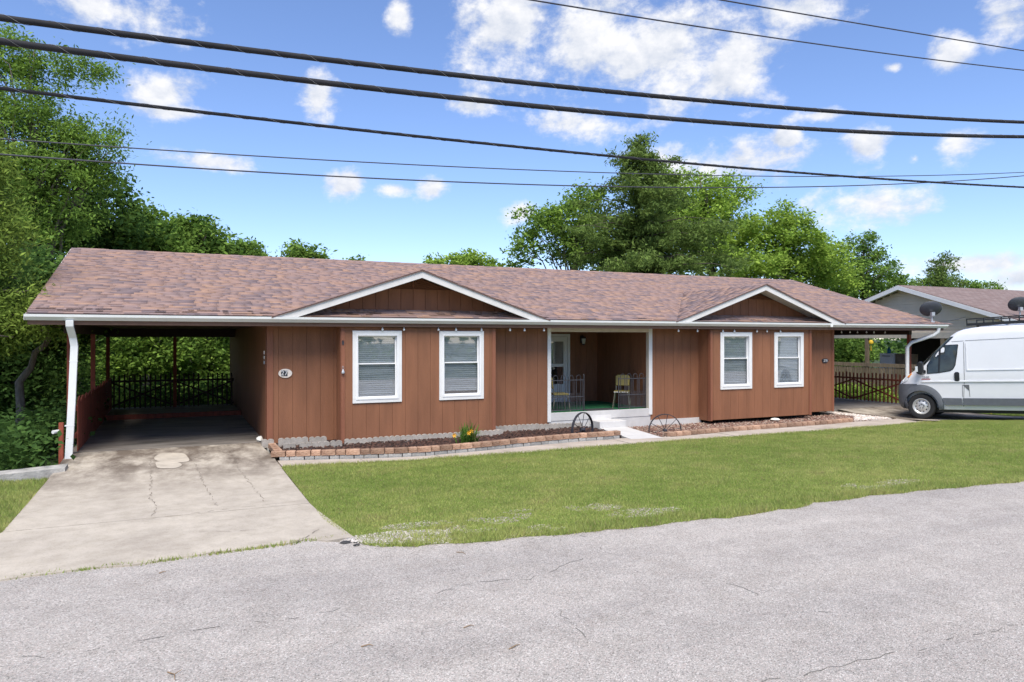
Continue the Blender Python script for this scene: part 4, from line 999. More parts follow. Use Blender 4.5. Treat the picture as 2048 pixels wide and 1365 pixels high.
# ------------------------------------------------------------------ porch railings, chairs, mat
def railing(x0, x1, Y, label, fin):
    t = thing('porch_railing', ((x0+x1)/2, Y, FZ), label, 'railing', 'looped iron railing panels on the porch'); m = 'grey_iron'
    for z, r_ in ((1.30, .014), (.86, .012), (.52, .012)): MB().bar((x0, Y, z), (x1, Y, z), .022, .022).build('rail', m, t)
    for x in (x0, x1): MB().bar((x, Y, FZ+.004), (x, Y, 1.40 if x == fin else 1.34), .022, .022).build('end_post', m, t)
    if fin == x1: MB().lathe([(.004, 1.46), (.02, 1.42), (.012, 1.40)], 8, (x1, Y, 0)).build('finial', m, t)
    n = 4; st_ = (x1-x0)/(n+.35)
    for i in range(n):
        cx = x0+st_*(i+.65); r_ = .065
        b = MB(); b.tube([(cx-r_, Y, .53), (cx-r_, Y, 1.36)]+[(cx-r_*cos(t_), Y, 1.36+r_*1.1*sin(t_)) for t_ in np.linspace(0, pi, 9)]+[(cx+r_, Y, 1.36), (cx+r_, Y, .53)], .009, 6); b.build('loop', m, t)
        for dx in (-.022, .022): MB().tube([(cx+dx, Y, .53), (cx+dx, Y, .96)], .007, 5).build('baluster', m, t)
        MB().tube([(cx+st_*.5, Y, .53), (cx+st_*.5, Y, 1.29)], .007, 5).build('baluster', m, t)
railing(8.83, 9.83, 16.74, 'left iron railing panel with looped tops on the porch', 9.83)
railing(10.92, 11.80, 16.74, 'right iron railing panel with looped tops on the porch', 0)
def chair(loc, yaw, label):
    M4 = Matrix.Translation(loc) @ Matrix.Rotation(yaw, 4, 'Z')
    t = thing('chair', loc, label, 'chair', 'yellow vinyl dinette chairs on the porch')
    b = MB(M4); b.box(-.21, .21, -.21, .21, .42, .475); b.build('seat', 'vinyl_yellow', t, bevel=.02)
    e = MB(M4); [e.box(-.20+i*.045, -.175+i*.045, -.222, -.212, .43, .462) for i in range(9)]; e.build('seat_studs', 'white_paint', t)
    b = MB(M4); q = [(-.19, .20, .60), (.19, .20, .60), (.20, .245, .86), (.14, .252, .90), (-.14, .252, .90), (-.20, .245, .86)]
    b.add(q+[(x, y+.045, z) for x, y, z in q], [(0, 1, 2, 3, 4, 5), (11, 10, 9, 8, 7, 6)]+[(i, i+6, (i+1) % 6+6, (i+1) % 6) for i in range(6)]); b.build('backrest', 'vinyl_yellow', t, bevel=.012)
    for i in range(4): MB(M4).bar((-.15+i*.1, .195, .61), (-.15+i*.1, .243, .885), .012, .01).build('back_rib', 'vinyl_yellow', t)
    for sx in (-1, 1):
        MB(M4).tube([(sx*.18, -.18, .42), (sx*.235, -.235, .0)], .012, 8).build('leg', 'chrome', t)
        MB(M4).tube([(sx*.18, .17, .42), (sx*.235, .25, .0)], .012, 8).build('leg', 'chrome', t)
        MB(M4).tube([(sx*.17, .14, .42), (sx*.18, .20, .47), (sx*.175, .235, .66)], .011, 8).build('back_support', 'chrome', t)
    return t
chair((9.30, 17.12, FZ), R(78), 'yellow vinyl chair behind the left porch railing')
chair((11.30, 17.16, FZ), R(-38), 'yellow vinyl chair behind the right porch railing')
dm = MB(); dm.box(9.95, 10.85, YW+.06, YW+.48, FZ+.001, FZ+.014)
tag(dm.build('doormat', 'rubber_mat'), 'dark doormat on the green porch floor', 'mat')
st = MB(); st.lathe([(.05, 0), (.075, .03), (.065, .08), (.03, .115)], 9, (1.70, 16.97, .12)); st.v = [(x+rnd.uniform(-.015, .015), y+rnd.uniform(-.015, .015), z+rnd.uniform(-.008, .008)*(z > .13)) for x, y, z in st.v]
st.lathe([(.03, 0), (.04, .02), (.02, .04)], 8, (1.77, 16.93, .12)); tag(st.build('white_stone', 'stone_white', smooth=True), 'small white stone by the carport wall corner', 'stone')
st = MB(); st.lathe([(.10, 0), (.14, .02), (.10, .055), (.04, .065)], 10, (15.75, 15.95, .03)); tag(st.build('flat_stone', 'stone_white', smooth=True), 'flat pale stone in the gravel under the right bay', 'stone')

# day lily
lp = gp(936, 890, .05)
lily = thing('daylily', (lp[0], lp[1], .05), 'green daylily clump with orange flowers in the mulch bed', 'plant')
Vv, Ff, Cc = [], [], []
for i in range(150):
    a = rnd.uniform(0, 2*pi); L_ = rnd.uniform(.25, .55); w = rnd.uniform(.008, .015); o = Vector((lp[0]+rnd.gauss(0, .09), lp[1]+rnd.gauss(0, .06), .05)); d = Vector((cos(a), sin(a), 0)); s = Vector((-d.y, d.x, 0))*w
    out = rnd.uniform(.25, .85); c = np.array((.10, .20, .035))*rnd.uniform(.6, 1.5) if rnd.random() > .1 else np.array((.3, .28, .1)); b0 = len(Vv)
    for k in range(6):
        t = k/5; p = o+d*(out*L_*t*t**.3)+Vector((0, 0, L_*(1.5*t-1.15*t*t*out*1.2))); ww = s*(1-t**3)
        Vv += [p-ww, p+ww]; Cc += [c, c]
    Ff += [(b0+2*k, b0+2*k+1, b0+2*k+3, b0+2*k+2) for k in range(5)]
link('leaf_clump', np_mesh('leaf_clump', np.array([tuple(p) for p in Vv]), np.array(Ff), np.array(Cc), 'leaf'), lily)['kind'] = 'stuff'
for fx, fy in ((943, 862), (908, 871), (937, 866)):
    p = at(fx, fy, lp[1]-.12); b = MB(); b.tube([(lp[0]+(p.x-lp[0])*.4, lp[1], .07), ((lp[0]+p.x)/2+(p.x-lp[0])*.3, lp[1]-.06, .3), tuple(p)], .005, 5); b.build('stem', 'stem_green', lily)
    b = MB()
    for k in range(6):
        a = 2*pi*k/6; d = Vector((cos(a), -.3, sin(a))); e = Vector((-sin(a), 0, cos(a)))*.014
        b.add([p, p+d*.03-e, p+d*.06+Vector((0, -.01, 0)), p+d*.03+e], [(0, 1, 2, 3)])
    b.build('flower', 'flower', lily)

# ------------------------------------------------------------------ neighbouring house on the right
N0 = 26.5; NRY, NRZ, NEY = 20.2, 4.55, 15.5; NS = (NRZ-3.03)/(NRY-NEY)
nb = thing('beige_house', (33, 20.2, 0), 'beige lap sided house with white trimmed gable beyond the van', 'house')
NBY = 24.9
r_ = MB(); r_.prism([(NEY, 3.03), (NRY, NRZ), (NBY, 3.03), (NBY, 2.97), (NRY, NRZ-.07), (NEY, 2.97)], (N0, 50), 'x'); r_.build('roof', 'far_shingle', nb)
MB().prism([(NEY-.02, 2.985), (NRY, NRZ-.02), (NBY, 2.985), (NBY, 2.83), (NRY, NRZ-.19), (NEY-.02, 2.83)], (N0-.03, N0-.002), 'x').build('rake_board', 'white_paint', nb)
MB().prism([(NEY+.03, 2.96), (NRY, NRZ-.09), (NBY-.03, 2.96), (NBY-.03, 2.94), (NRY, NRZ-.11), (NEY+.03, 2.94)], (N0+.002, N0+.42), 'x').build('rake_soffit', 'rake_paint', nb)
GXn = N0+.42
wl = MB(); z = 2.62
while z < NRZ-.2:                                  # lap siding of the gable end
    z2 = min(z+.115, NRZ-.12); ya = NRY-(NRZ-.1-z2)/NS; yb_ = NRY+(NRZ-.1-z2)/NS; ya = max(ya, NEY+.3); yb_ = min(yb_, NBY-.3)
    if yb_-ya > .1: wl.add([(GXn-.03, ya, z), (GXn-.03, yb_, z), (GXn-.002, yb_, z2+.004), (GXn-.002, ya, z2+.004), (GXn+.05, ya, z), (GXn+.05, yb_, z)], [(0, 1, 2, 3), (0, 4, 5, 1)])
    z += .115
wl.build('lap_siding', 'beige_siding', nb)
MB().prism([(NEY+.25, 2.62), (NBY-.25, 2.62), (NBY-.25, 2.95), (NRY, NRZ-.12), (NEY+.25, 2.95)], (GXn+.06, GXn+.12), 'x').build('wall', 'beige_siding', nb)
MB().box(GXn-.03, GXn+.12, NEY+.2, NBY+.6, 2.40, 2.618).build('porch_beam', 'beige_trim', nb)
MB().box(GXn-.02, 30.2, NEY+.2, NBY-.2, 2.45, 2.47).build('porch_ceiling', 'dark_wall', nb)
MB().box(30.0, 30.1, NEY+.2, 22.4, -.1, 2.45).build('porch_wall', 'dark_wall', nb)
MB().box(30.0, 50, NEY+.3, NEY+.4, -.1, 2.95).build('wall', 'beige_siding', nb)
MB().box(29.95, 29.99, 19.8, 20.7, .6, 2.25).build('porch_door', 'grey_wood', nb)
MB().box(GXn-.02, 30.1, NEY+.4, NBY+.4, .30, .40).build('porch_deck', 'grey_wood', nb)
for x in (1733, 1885): Yp = GXn/ray(x); MB().box(GXn-.02, GXn+.10, Yp-.07, Yp+.07, .40, 2.40).build('porch_post', 'grey_wood', nb)
MB().box(GXn-.01, GXn+.09, NBY-.1, NBY+.0, .40, 2.40).build('porch_post', 'dark_wood', nb)
rl = MB(); rl.box(GXn-.05, GXn+.09, 17.3, NBY+.4, 1.19, 1.34); rl.build('porch_rail', 'grey_wood', nb)
y = 17.3
while y < NBY+.3:
    MB().box(GXn-.035, GXn-.012, y, y+.11, .02, 1.18-rnd.uniform(0, .03)).build('skirt_board', 'grey_wood', nb); y += .14
MB().box(GXn, GXn+.05, 17.3, NBY+.3, .35, .45).build('skirt_rail', 'grey_wood', nb)
cb = at(1770, 707, 21.97); cab = thing('white_cabinet', (28, 22, .4), 'white cabinet on the neighbouring porch behind the rail', 'cabinet')
MB().box(27.9, 28.4, 21.45, 22.15, .4, cb.z).build('body', 'frame_white', cab); MB().box(27.86, 27.899, 21.5, 22.1, .5, cb.z-.06).build('door', 'white_paint', cab); MB().box(27.85, 27.859, 21.6, 22.0, cb.z-.13, cb.z-.1).build('handle', 'dark_iron', cab)
cb2 = thing('brown_cabinet', (28, 21, .4), 'brown cabinet right of the white cabinet on the neighbouring porch', 'cabinet')
MB().box(27.95, 28.45, 20.75, 21.42, .4, cb.z-.02).build('body', 'grey_wood', cb2); MB().box(27.92, 27.949, 20.8, 21.38, .5, cb.z-.06).build('door', 'timber', cb2)
bt = MB().lathe([(.07, 0), (.075, .05), (.075, .16), (.035, .22), (.035, .27)], 12, (28.1, 21.85, cb.z)); tag(bt.build('blue_bottle', 'blue_plastic', smooth=True), 'blue bottle standing on the white cabinet', 'bottle')
o = thing('hanging_ornament', (27.0, 21.4, 1.7), 'yellow wind spinner hanging from the neighbouring porch beam', 'ornament')
pp = at(1742, 685, 21.45); MB().tube([(pp.x, pp.y, 2.40), (pp.x, pp.y, pp.z-.35)], .006, 5).build('cord', 'cable', o)
MB().lathe([(.01, .10), (.08, .06), (.10, 0), (.08, -.06), (.01, -.10)], 12, tuple(pp)).build('globe', 'plain_yellow', o, smooth=True)
for k in range(3): MB().lathe([(.005, .03), (.03, 0), (.005, -.03)], 8, (pp.x, pp.y, pp.z-.17-.08*k)).build('bead', 'plain_yellow', o)

# satellite dishes
def dish(base, yaw, label, on):
    t = thing('satellite_dish', base, label, 'satellite dish', 'dark satellite dishes')
    bx_, by_, bz = base; M4 = Matrix.Translation((bx_, by_, bz)) @ Matrix.Rotation(yaw, 4, 'Z')
    MB(M4).box(-.06, .06, -.06, .06, -.02, .02).build('foot', 'galv', t)
    MB(M4).tube([(0, 0, 0), (0, 0, .14), (0, -.03, .26)], .025, 10).build('mast', 'galv', t)
    MB(M4).box(-.05, .05, -.09, .03, .20, .32).build('bracket', 'galv', t)
    ax = Vector((.12, .80, .42)).normalized(); c = Vector((0, .02, .40))     # seen from behind
    prof = [(.33, .09), (.32, .078), (.25, .036), (.14, .01), (.02, 0)]
    b = MB(M4); u = Vector((1, 0, 0)); u = (u-ax*u.dot(ax)).normalized(); w = ax.cross(u); n = 28; vs = []; fs = []
    for rr, h in prof: vs += [c+ax*h+u*(rr*1.05*cos(2*pi*k/n))+w*(rr*.84*sin(2*pi*k/n)) for k in range(n)]
    for i in range(len(prof)-1):
        for k in range(n): fs.append((i*n+k, i*n+(k+1) % n, (i+1)*n+(k+1) % n, (i+1)*n+k))
    fs.append(tuple(range((len(prof)-1)*n, len(prof)*n))); b.add(vs, fs); do = b.build('reflector', 'dish', t, smooth='all')
    md = do.modifiers.new('solid', 'SOLIDIFY'); md.thickness = .008
    MB(M4).tube([(0, 0, .18), (.02, .35, .22), (.05, .58, .50)], .014, 8).build('arm', 'galv', t)
    MB(M4).lathe([(.02, 0), (.035, .03), (.035, .09)], 10, (.05, .58, .48), (0, -.7, .5)).build('receiver', 'galv', t)
p = at(1864, 642, 16.22); dish((p.x, 16.22, EZ+SL*.24+.02), R(-25), 'dark satellite dish on the roof corner above the right carport', None)
p = at(2040, 636, 15.9); dish((p.x, 15.9, 3.03+NS*.4+.02), R(-25), 'dark satellite dish on the beige neighbouring roof at the photo edge', None)
cblw = MB(); a = at(1880, 645, 16.1); b_ = at(1940, 632, 18.0); cblw.tube([a, a.lerp(b_, .5)-Vector((0, 0, .03)), b_], .008, 5); tag(cblw.build('service_wire', 'wire_dark'), 'thin wire running from the carport roof corner to the beige gable', 'wire')
cblw = MB(); a = at(1976, 641, 16.2); a.x = N0-.04; b_ = at(2048, 585, 20.0); c_ = b_+(b_-a)*.6; cblw.tube([a, b_, c_], .008, 5); tag(cblw.build('service_wire', 'lash'), 'pale thin wire rising over the beige roof', 'wire')

# ------------------------------------------------------------------ parked van
TH = A+R(42); PT = R(2.6); bdir = Vector((cos(TH), -sin(TH), 0)); rdir = Vector((sin(TH), cos(TH), 0))
wpos = gp(1845, 838, 0); O = Vector((wpos[0], wpos[1], 0))+rdir*.93
VM = Matrix(((bdir.x*cos(PT), rdir.x, -bdir.x*sin(PT), O.x), (bdir.y*cos(PT), rdir.y, -bdir.y*sin(PT), O.y), (sin(PT), 0, cos(PT), -.008), (0, 0, 0, 1)))
van = thing('cargo_van', tuple(O), 'silver high roof cargo van with black roof rack parked by the right carport', 'van')
VZ = [.30, .36, .5, .75, 1.0, 1.12, 1.22, 1.31, 1.40, 1.5, 1.7, 1.9, 2.1, 2.3, 2.45, 2.55, 2.62, 2.67, 2.70, 2.715]
LF = lambda z: float(np.interp(z, [.30, .36, .5, .8, 1.0, 1.12, 1.22, 1.31, 1.5, 2.45, 2.6, 2.67, 2.715], [-.58, -.64, -.69, -.69, -.66, -.60, -.50, -.37, -.125, .80, 1.0, 1.35, 1.9]))
WD = lambda z: float(np.interp(z, [.30, .42, 1.3, 1.5, 2.1, 2.45, 2.55, 2.62, 2.67, 2.70, 2.715], [.97, 1.02, 1.02, 1.0, .945, .91, .885, .83, .75, .62, .45]))
RD = lambda z: float(np.interp(z, [.3, 1.0, 1.3, 1.5, 2.45, 2.7], [.42, .44, .36, .28, .26, .3]))
def side_y(l, z):
    d = l-LF(z); r = RD(z); w = WD(z)
    return w if d >= r else w-r*1.15*(1-math.sqrt(max(0, 1-((r-max(d, 0))/r)**2)))
def ring(z, off=0.0, l_from=None):
    lf, w, r = LF(z)-off, WD(z)+off, RD(z); lr = 4.75-(.10 if z > 2.6 else 0); pts = []
    if l_from is None:
        pts += [(lr, 0), (lr, -w+.12), (lr-.02, -w+.04), (lr-.10, -w)]
        for t in np.linspace(0, 1, 8)[1:]: pts.append((lr-.10+(lf+r-lr+.10)*t, -w))
    else: pts += [(l_from, -(side_y(l_from, z)+off)), (min(l_from-.02, lf+r), -(side_y(min(l_from-.02, lf+r), z)+off))]
    for t in np.linspace(0, pi/2, 8)[1:]: pts.append((lf+r-r*sin(t), -w+r*1.15*(1-cos(t))))
    pts.append((lf-.03*min(1, w), -w*.35)); pts.append((lf-.04*min(1, w), 0))
    return pts
def loft(rings, zs, m, name, parent, close_top=True, full=True):
    b = MB(VM); n = len(rings[0]); vs = []; fs = []
    def fullr(r): return r+[(x, -y) for x, y in r[::-1] if abs(y) > 1e-9]
    R_ = [fullr(r) for r in rings]; n = len(R_[0])
    for r, z in zip(R_, zs): vs += [(x, y, z) for x, y in r]
    for i in range(len(zs)-1):
        for k in range(n if full else n-1): fs.append((i*n+k, i*n+(k+1) % n, (i+1)*n+(k+1) % n, (i+1)*n+k))
    if close_top: fs += [tuple(range(n-1, -1, -1)), tuple(range((len(zs)-1)*n, len(zs)*n))]
    b.add(vs, fs); return b.build(name, m, parent, smooth=True)
body = loft([ring(z) for z in VZ], VZ, 'van_paint', 'body', van)
def cut(obj, centers, r):
    cb_ = MB(VM)
    for (l, s) in centers: cb_.lathe([(r, 0), (r, .55)], 36, (l, s*1.3-(.0 if s < 0 else .55), .38), (0, 1, 0))
    cu = cb_.build('cutter', 'van_black'); md = obj.modifiers.new('cut', 'BOOLEAN'); md.object = cu; md.operation = 'DIFFERENCE'; md.solver = 'EXACT'
    dg = bpy.context.evaluated_depsgraph_get(); me = bpy.data.meshes.new_from_object(obj.evaluated_get(dg)); obj.modifiers.clear(); obj.data = me
    bpy.data.objects.remove(cu)
cut(body, [(0, -1), (0, 1), (4.0, -1), (4.0, 1)], .47)
def plate(poly, m, name, off=.006, parent=None, sides=(-1,), thick=.012, dens=.12):
    out = None
    for s in sides:
        pts = []
        for i in range(len(poly)):
            a, c = Vector(poly[i]), Vector(poly[(i+1) % len(poly)]); k = max(1, int((c-a).length/dens))
            pts += [tuple(a.lerp(c, t/k)) for t in range(k)]
        bm = bmesh.new(); vv = [bm.verts.new((l, 0, z)) for l, z in pts]; f = bm.faces.new(vv)
        bmesh.ops.triangulate(bm, faces=[f]); bmesh.ops.subdivide_edges(bm, edges=[e for e in bm.edges if e.calc_length() > .25], cuts=2, use_grid_fill=True); bmesh.ops.triangulate(bm, faces=bm.faces[:])
        for v in bm.verts: v.co.y = s*(side_y(v.co.x, v.co.z)+off)
        b = MB(VM); b.add([tuple(v.co) for v in bm.verts], [tuple(x.index for x in f.verts) for f in bm.faces] if not bm.verts.index_update() else []); bm.free()
        out = b.build(name, m, parent or van)
        md = out.modifiers.new('solid', 'SOLIDIFY'); md.thickness = thick; md.offset = 0
    return out
zs_b = [.30, .36, .5, .65, .8, .92, 1.0, 1.05]
bst = lambda z: -math.sqrt(max(.0, .485**2-(z-.38)**2)) if z < .84 else -.08
loft([ring(z, .012, bst(z)) for z in zs_b], zs_b, 'van_grey', 'bumper', van, False, False)
for s in (-1, 1):                                  # wheel arch flares and liners
    for l0 in (0, 4.0):
        b = MB(VM); n = 30; vs = []; fs = []; a0, a1 = (R(-8), R(188))
        for k in range(n+1):
            t = a0+(a1-a0)*k/n; ro = .60+.05*sin(max(0, t)) 
            for rr, dy in ((.468, .0), (.468, .034), (.56, .034), (ro, .004)):
                l = l0+rr*cos(t); z = .38+rr*sin(t); vs.append((l, s*(side_y(l, z)+dy), z))
        for k in range(n):
            for q in range(3): fs.append((k*4+q, k*4+q+1, k*4+q+5, k*4+q+4))
        b.add(vs, fs).build('wheel_arch', 'van_grey', van, smooth=True)
        b = MB(VM); vs = []; fs = []
        for k in range(n+1):
            t = a0+(a1-a0)*k/n
            for y_ in (.60, 1.0): vs.append((l0+.46*cos(t), s*y_, .38+.46*sin(t)))
        fs = [(2*k, 2*k+1, 2*k+3, 2*k+2) for k in range(n)]+[tuple(2*k for k in range(n+1))]; b.add(vs, fs).build('arch_liner', 'van_black', van)
for s in (-1, 1):
    for l0 in (0, 4.0):
        ax = (0, s, 0); Oo = (l0, s*.78, .382)
        w = MB(VM).lathe([(.25, .0), (.36, .01), (.378, .05), (.382, .11), (.378, .17), (.355, .215), (.29, .225), (.235, .205), (.235, .0)], 40, Oo, ax).build('wheel', 'black_rubber', van, smooth=True)
        rim = MB(VM).lathe([(.236, .10), (.236, .212), (.222, .214), (.205, .18), (.175, .165), (.12, .185), (.095, .20), (.085, .20), (.08, .175), (.03, .18), (.005, .18)], 32, Oo, ax).build('rim', 'wheel_silver', w, smooth=True)
        hb = MB(VM)
        for k in range(10): a = 2*pi*k/10; hb.lathe([(.019, .165), (.019, .178)], 8, (l0+.152*cos(a), Oo[1], .382+.152*sin(a)), ax)
        for k in range(5): a = 2*pi*k/5+.3; hb.lathe([(.014, .18), (.014, .205)], 8, (l0+.06*cos(a), Oo[1], .382+.06*sin(a)), ax)
        hb.build('rim_holes', 'van_black', w)
win = [(.215,1.365),(.225,1.62),(.36,1.86),(.51,2.065),(.60,2.14),(.70,2.165),(.99,2.17),(1.005,2.15),(.925,1.60),(.87,1.49),(.79,1.435),(.5,1.385)]
plate([(l+(l-.6)*.05, z+(z-1.8)*.05) for l, z in win], 'van_black', 'window_seal', .004, sides=(-1, 1))
mat('van_window', (.02, .026, .026), .06, .5, 3, spec=.7, col2=(.045, .06, .055))
wobj = plate(win, 'van_window', 'side_window', .012, sides=(-1, 1))
plate([(.495, 1.385), (.53, 1.39), (.575, 2.11), (.535, 2.08)], 'van_black', 'window_divider', .02, sides=(-1, 1))
plate([(1.09, .40), (1.10, .40), (1.155, 1.2), (1.165, 2.25), (1.157, 2.25), (1.147, 1.2)], 'seam', 'door_seam', .004, thick=.006)
plate([(.38, 2.0), (.62, 2.235), (.76, 2.265), (1.16, 2.28), (1.16, 2.288), (.755, 2.273), (.61, 2.243), (.37, 2.005)], 'seam', 'door_seam', .004, thick=.006)
plate([(1.2, 2.285), (4.6, 2.33), (4.6, 2.337), (1.2, 2.292)], 'seam', 'roof_seam', .004, thick=.006)
plate([(1.23, 1.425), (4.6, 1.44), (4.6, 1.47), (1.23, 1.45)], 'van_paint', 'panel_crease', .010, thick=.02)
plate([(1.21, 1.43), (1.235, 1.43), (1.235, 2.22), (1.21, 2.22)], 'van_paint', 'panel_crease', .010, thick=.02)
plate([(.05, 1.10), (4.6, 1.105), (4.6, 1.145), (.05, 1.13)], 'van_paint', 'body_crease', .014, thick=.03)
plate([(.63, .425), (1.08, .43), (1.06, .635), (.58, .64)], 'van_grey', 'rub_strip', .016, thick=.03)
plate([(1.11, .43), (3.4, .44), (3.38, .645), (1.09, .637)], 'van_grey', 'rub_strip', .016, thick=.03)
plate([(1.08, .68), (1.09, .68), (1.10, 1.02), (1.26, 1.02), (1.27, .68), (1.26, .68), (1.25, 1.01), (1.09, 1.01)], 'seam', 'fuel_flap', .004, thick=.006)
plate([(.91, 1.14), (.945, 1.125), (1.0, 1.125), (1.03, 1.15), (1.03, 1.36), (1.0, 1.39), (.94, 1.39), (.905, 1.36)], 'van_black', 'door_handle', .018, sides=(-1, 1), thick=.03)
for s in (-1, 1):
    hl = [(-.52, 1.06), (-.46, 1.22), (-.33, 1.33), (-.24, 1.385), (-.235, 1.32), (-.33, 1.15)]
    plate(hl, 'lens', 'headlight', .008, sides=(s,), dens=.06)
    plate([(-.36, 1.25), (-.25, 1.385), (-.235, 1.33), (-.29, 1.24)], 'amber', 'turn_signal', .018, sides=(s,), dens=.06)
    y0 = s*(side_y(.1, 1.45)); b = MB(VM)
    b.prism([(-.02, 1.36), (.10, 1.32), (.14, 1.40), (.14, 1.68), (.08, 1.73), (.0, 1.68), (-.05, 1.50)], sorted((y0+s*.06, y0+s*.27)), 'y'); mo = b.build('mirror', 'van_black', van, bevel=.03)
    b = MB(VM); b.bar((.15, y0-s*.02, 1.40), (.08, y0+s*.10, 1.44), .06, .09); b.build('mirror_arm', 'van_black', mo)
    MB(VM).box(-.045, .02, *sorted((y0+s*.272, y0+s*.282)), 1.42, 1.58).build('mirror_lens', 'lens', mo)
# windscreen follows the body front
zs_w = [1.56, 1.7, 1.9, 2.1, 2.3, 2.42]
def front_arc(z, off):
    lf, w, r = LF(z)-off, WD(z)+off, RD(z); pts = []
    for t in np.linspace(.45, pi/2, 7): pts.append((lf+r-r*sin(t), -w+r*1.15*(1-cos(t))))
    pts.append((lf-.03*w, -w*.35)); pts.append((lf-.04*w, 0)); return pts
loft([front_arc(z, .008) for z in zs_w], zs_w, 'van_window', 'windscreen', van, False, False)
MB(VM).box(-.2, 4.4, -.80, .80, .20, .34).build('underbody', 'van_black', van)
rk = MB(VM)
rk_o = None
for s in (-1, 1):
    b = MB(VM); b.bar((1.22, s*.74, 2.745), (4.4, s*.74, 2.79), .06, .07); b.bar((1.22, s*.74, 2.905), (4.4, s*.74, 2.95), .03, .035); b.build('rack_rail', 'van_black', van)
    for l in np.arange(1.235, 4.4, .42): MB(VM).bar((l, s*.74, 2.77), (l, s*.74, 2.90+(l-1.2)*.014), .03, .035).build('rack_upright', 'van_black', van)
    for l in (1.5, 2.9, 4.2): MB(VM).bar((l, s*.70, 2.64), (l, s*.74, 2.73), .07, .05).build('rack_foot', 'van_black', van)
for l in np.arange(1.3, 4.4, .45): MB(VM).bar((l, -.70, 2.76), (l, .70, 2.76), .05, .04).build('rack_crossbar', 'van_black', van)
bar_y = -(side_y(.2, 1.25)+.010)
Mt = VM @ Matrix.Translation((.165, bar_y, 1.245)) @ Matrix.Rotation(R(90), 4, 'X')
link('model_badge', text_mesh('2500', .095, 'badge_grey', Mt), van)
plate([(.05, 1.175), (.285, 1.18), (.285, 1.205), (.05, 1.20)], 'badge_red', 'badge_strip', .006)
yp = gp(1982, 828); ys_ = MB(); ys_.tube([(yp[0], yp[1], -.01), (yp[0]+.1, yp[1]-.02, .10), (yp[0]+.16, yp[1]-.02, .12)], .03, 8); tag(ys_.build('yellow_stake', 'plain_yellow', smooth=True), 'short yellow pipe sticking up from the grass behind the van', 'pipe')

# ------------------------------------------------------------------ overhead cables
def cable(px, r, m, label, group=None, lash=False):
    """px: (x, y, distance Y) through which the cable hangs"""
    P = [at(x, y, Y) for x, y, Y in px]
    X_ = np.array([p.x for p in P]); co = [np.polyfit(X_, np.array([p[i] for p in P]), min(2, len(P)-1)) for i in (1, 2)]
    x0, x1 = X_.min()-9, X_.max()+12; pts = [(x, float(np.polyval(co[0], x)), float(np.polyval(co[1], x))) for x in np.linspace(x0, x1, 90)]
    b = MB(); b.tube(pts, r, 8)
    o = tag(b.build('utility_cable', m, smooth='all'), label, 'cable', group)
    if lash:
        h = []; T = np.linspace(0, 1, 1500); xx = x0+(x1-x0)*T
        for x in xx: 
            t = x*2*pi/.36; h.append((x, float(np.polyval(co[0], x))+(r+.002)*cos(t), float(np.polyval(co[1], x))+(r+.002)*sin(t)))
        MB().tube(h, .0016, 4, False).build('lashing_wire', 'lash', o)
    return o
G = 'cables strung along the road'
cable([(0,36,7.4),(1024,163,7.8),(2048,245,8.2)], .030, 'cable', 'uppermost of the two thick black cables across the sky', G, True)
cable([(0,83,7.4),(1024,208,7.8),(2048,274,8.2)], .031, 'cable', 'lower of the two thick black cables across the sky', G, True)
cable([(0,177,7.6),(1024,293,8.0),(2048,375,8.4)], .017, 'cable', 'medium black cable crossing in front of the tall cedar top', G, True)
cable([(0,278,13),(1100,342,13),(2048,345,13)], .010, 'wire_dark', 'thin dark wire, upper of the low pair over the roof', G)
cable([(0,309,13),(1240,374,13),(2048,352,13)], .012, 'wire_dark', 'thin dark wire, lower of the low pair over the roof', G)
cable([(1060,0,8),(1560,78,8.2),(2048,141,8.4)], .010, 'wire_dark', 'thin wire crossing the big cloud at upper right', G)
cable([(1440,0,8),(1750,53,8.2),(2048,102,8.4)], .010, 'wire_dark', 'thin wire in the top right corner of the sky', G)

# ------------------------------------------------------------------ trees and shrubs
def leaf_mesh(C, Rr, per, size, pal, up=.5, droop=0.0, aspect=.5, seed=0, outward=None, sx=1.0):
    g = np.random.default_rng(seed); C = np.array(C); n = len(C)*per
    ci = np.repeat(np.arange(len(C)), per); off = g.normal(0, .5, (n, 3)); off[:, 2] *= .7
    Rr = np.broadcast_to(np.asarray(Rr, float), (len(C),))
    P = C[ci]+off*Rr[ci][:, None]; P[:, 2] -= droop*np.abs(g.normal(0, 1, n))*Rr[ci]
    nrm = g.normal(0, 1, (n, 3)); nrm[:, 2] = np.abs(nrm[:, 2])+up; nrm /= np.linalg.norm(nrm, axis=1)[:, None]
    t = g.normal(0, 1, (n, 3)); t -= nrm*(t*nrm).sum(1)[:, None]; t /= np.linalg.norm(t, axis=1)[:, None]
    if droop: t[:, 2] -= droop*1.5; t /= np.linalg.norm(t, axis=1)[:, None]
    b = np.cross(nrm, t); b /= np.linalg.norm(b, axis=1)[:, None]
    s = (size*1.12*g.uniform(.5, 1.55, n))[:, None]
    V = np.stack([P-t*s*.5, P+b*s*aspect*.5+nrm*s*.06, P+t*s*.5, P-b*s*aspect*.5+nrm*s*.06], 1).reshape(-1, 3)
    pal = np.array(pal); cc = g.integers(0, len(pal), len(C)); c = pal[cc[ci]]*.6+pal[g.integers(0, len(pal), n)]*.4
    c = c*g.uniform(.7, 1.3, (n, 1)); 
    return V, np.arange(4*n).reshape(-1, 4), np.repeat(c, 4, 0)
MID = [(.20, .325, .062), (.245, .375, .075), (.155, .26, .052)]
BRI = [(.31, .455, .076), (.355, .49, .092), (.245, .38, .066)]
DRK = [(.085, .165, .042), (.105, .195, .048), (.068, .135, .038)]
CED = [(.155, .22, .062), (.125, .18, .054), (.18, .24, .07)]
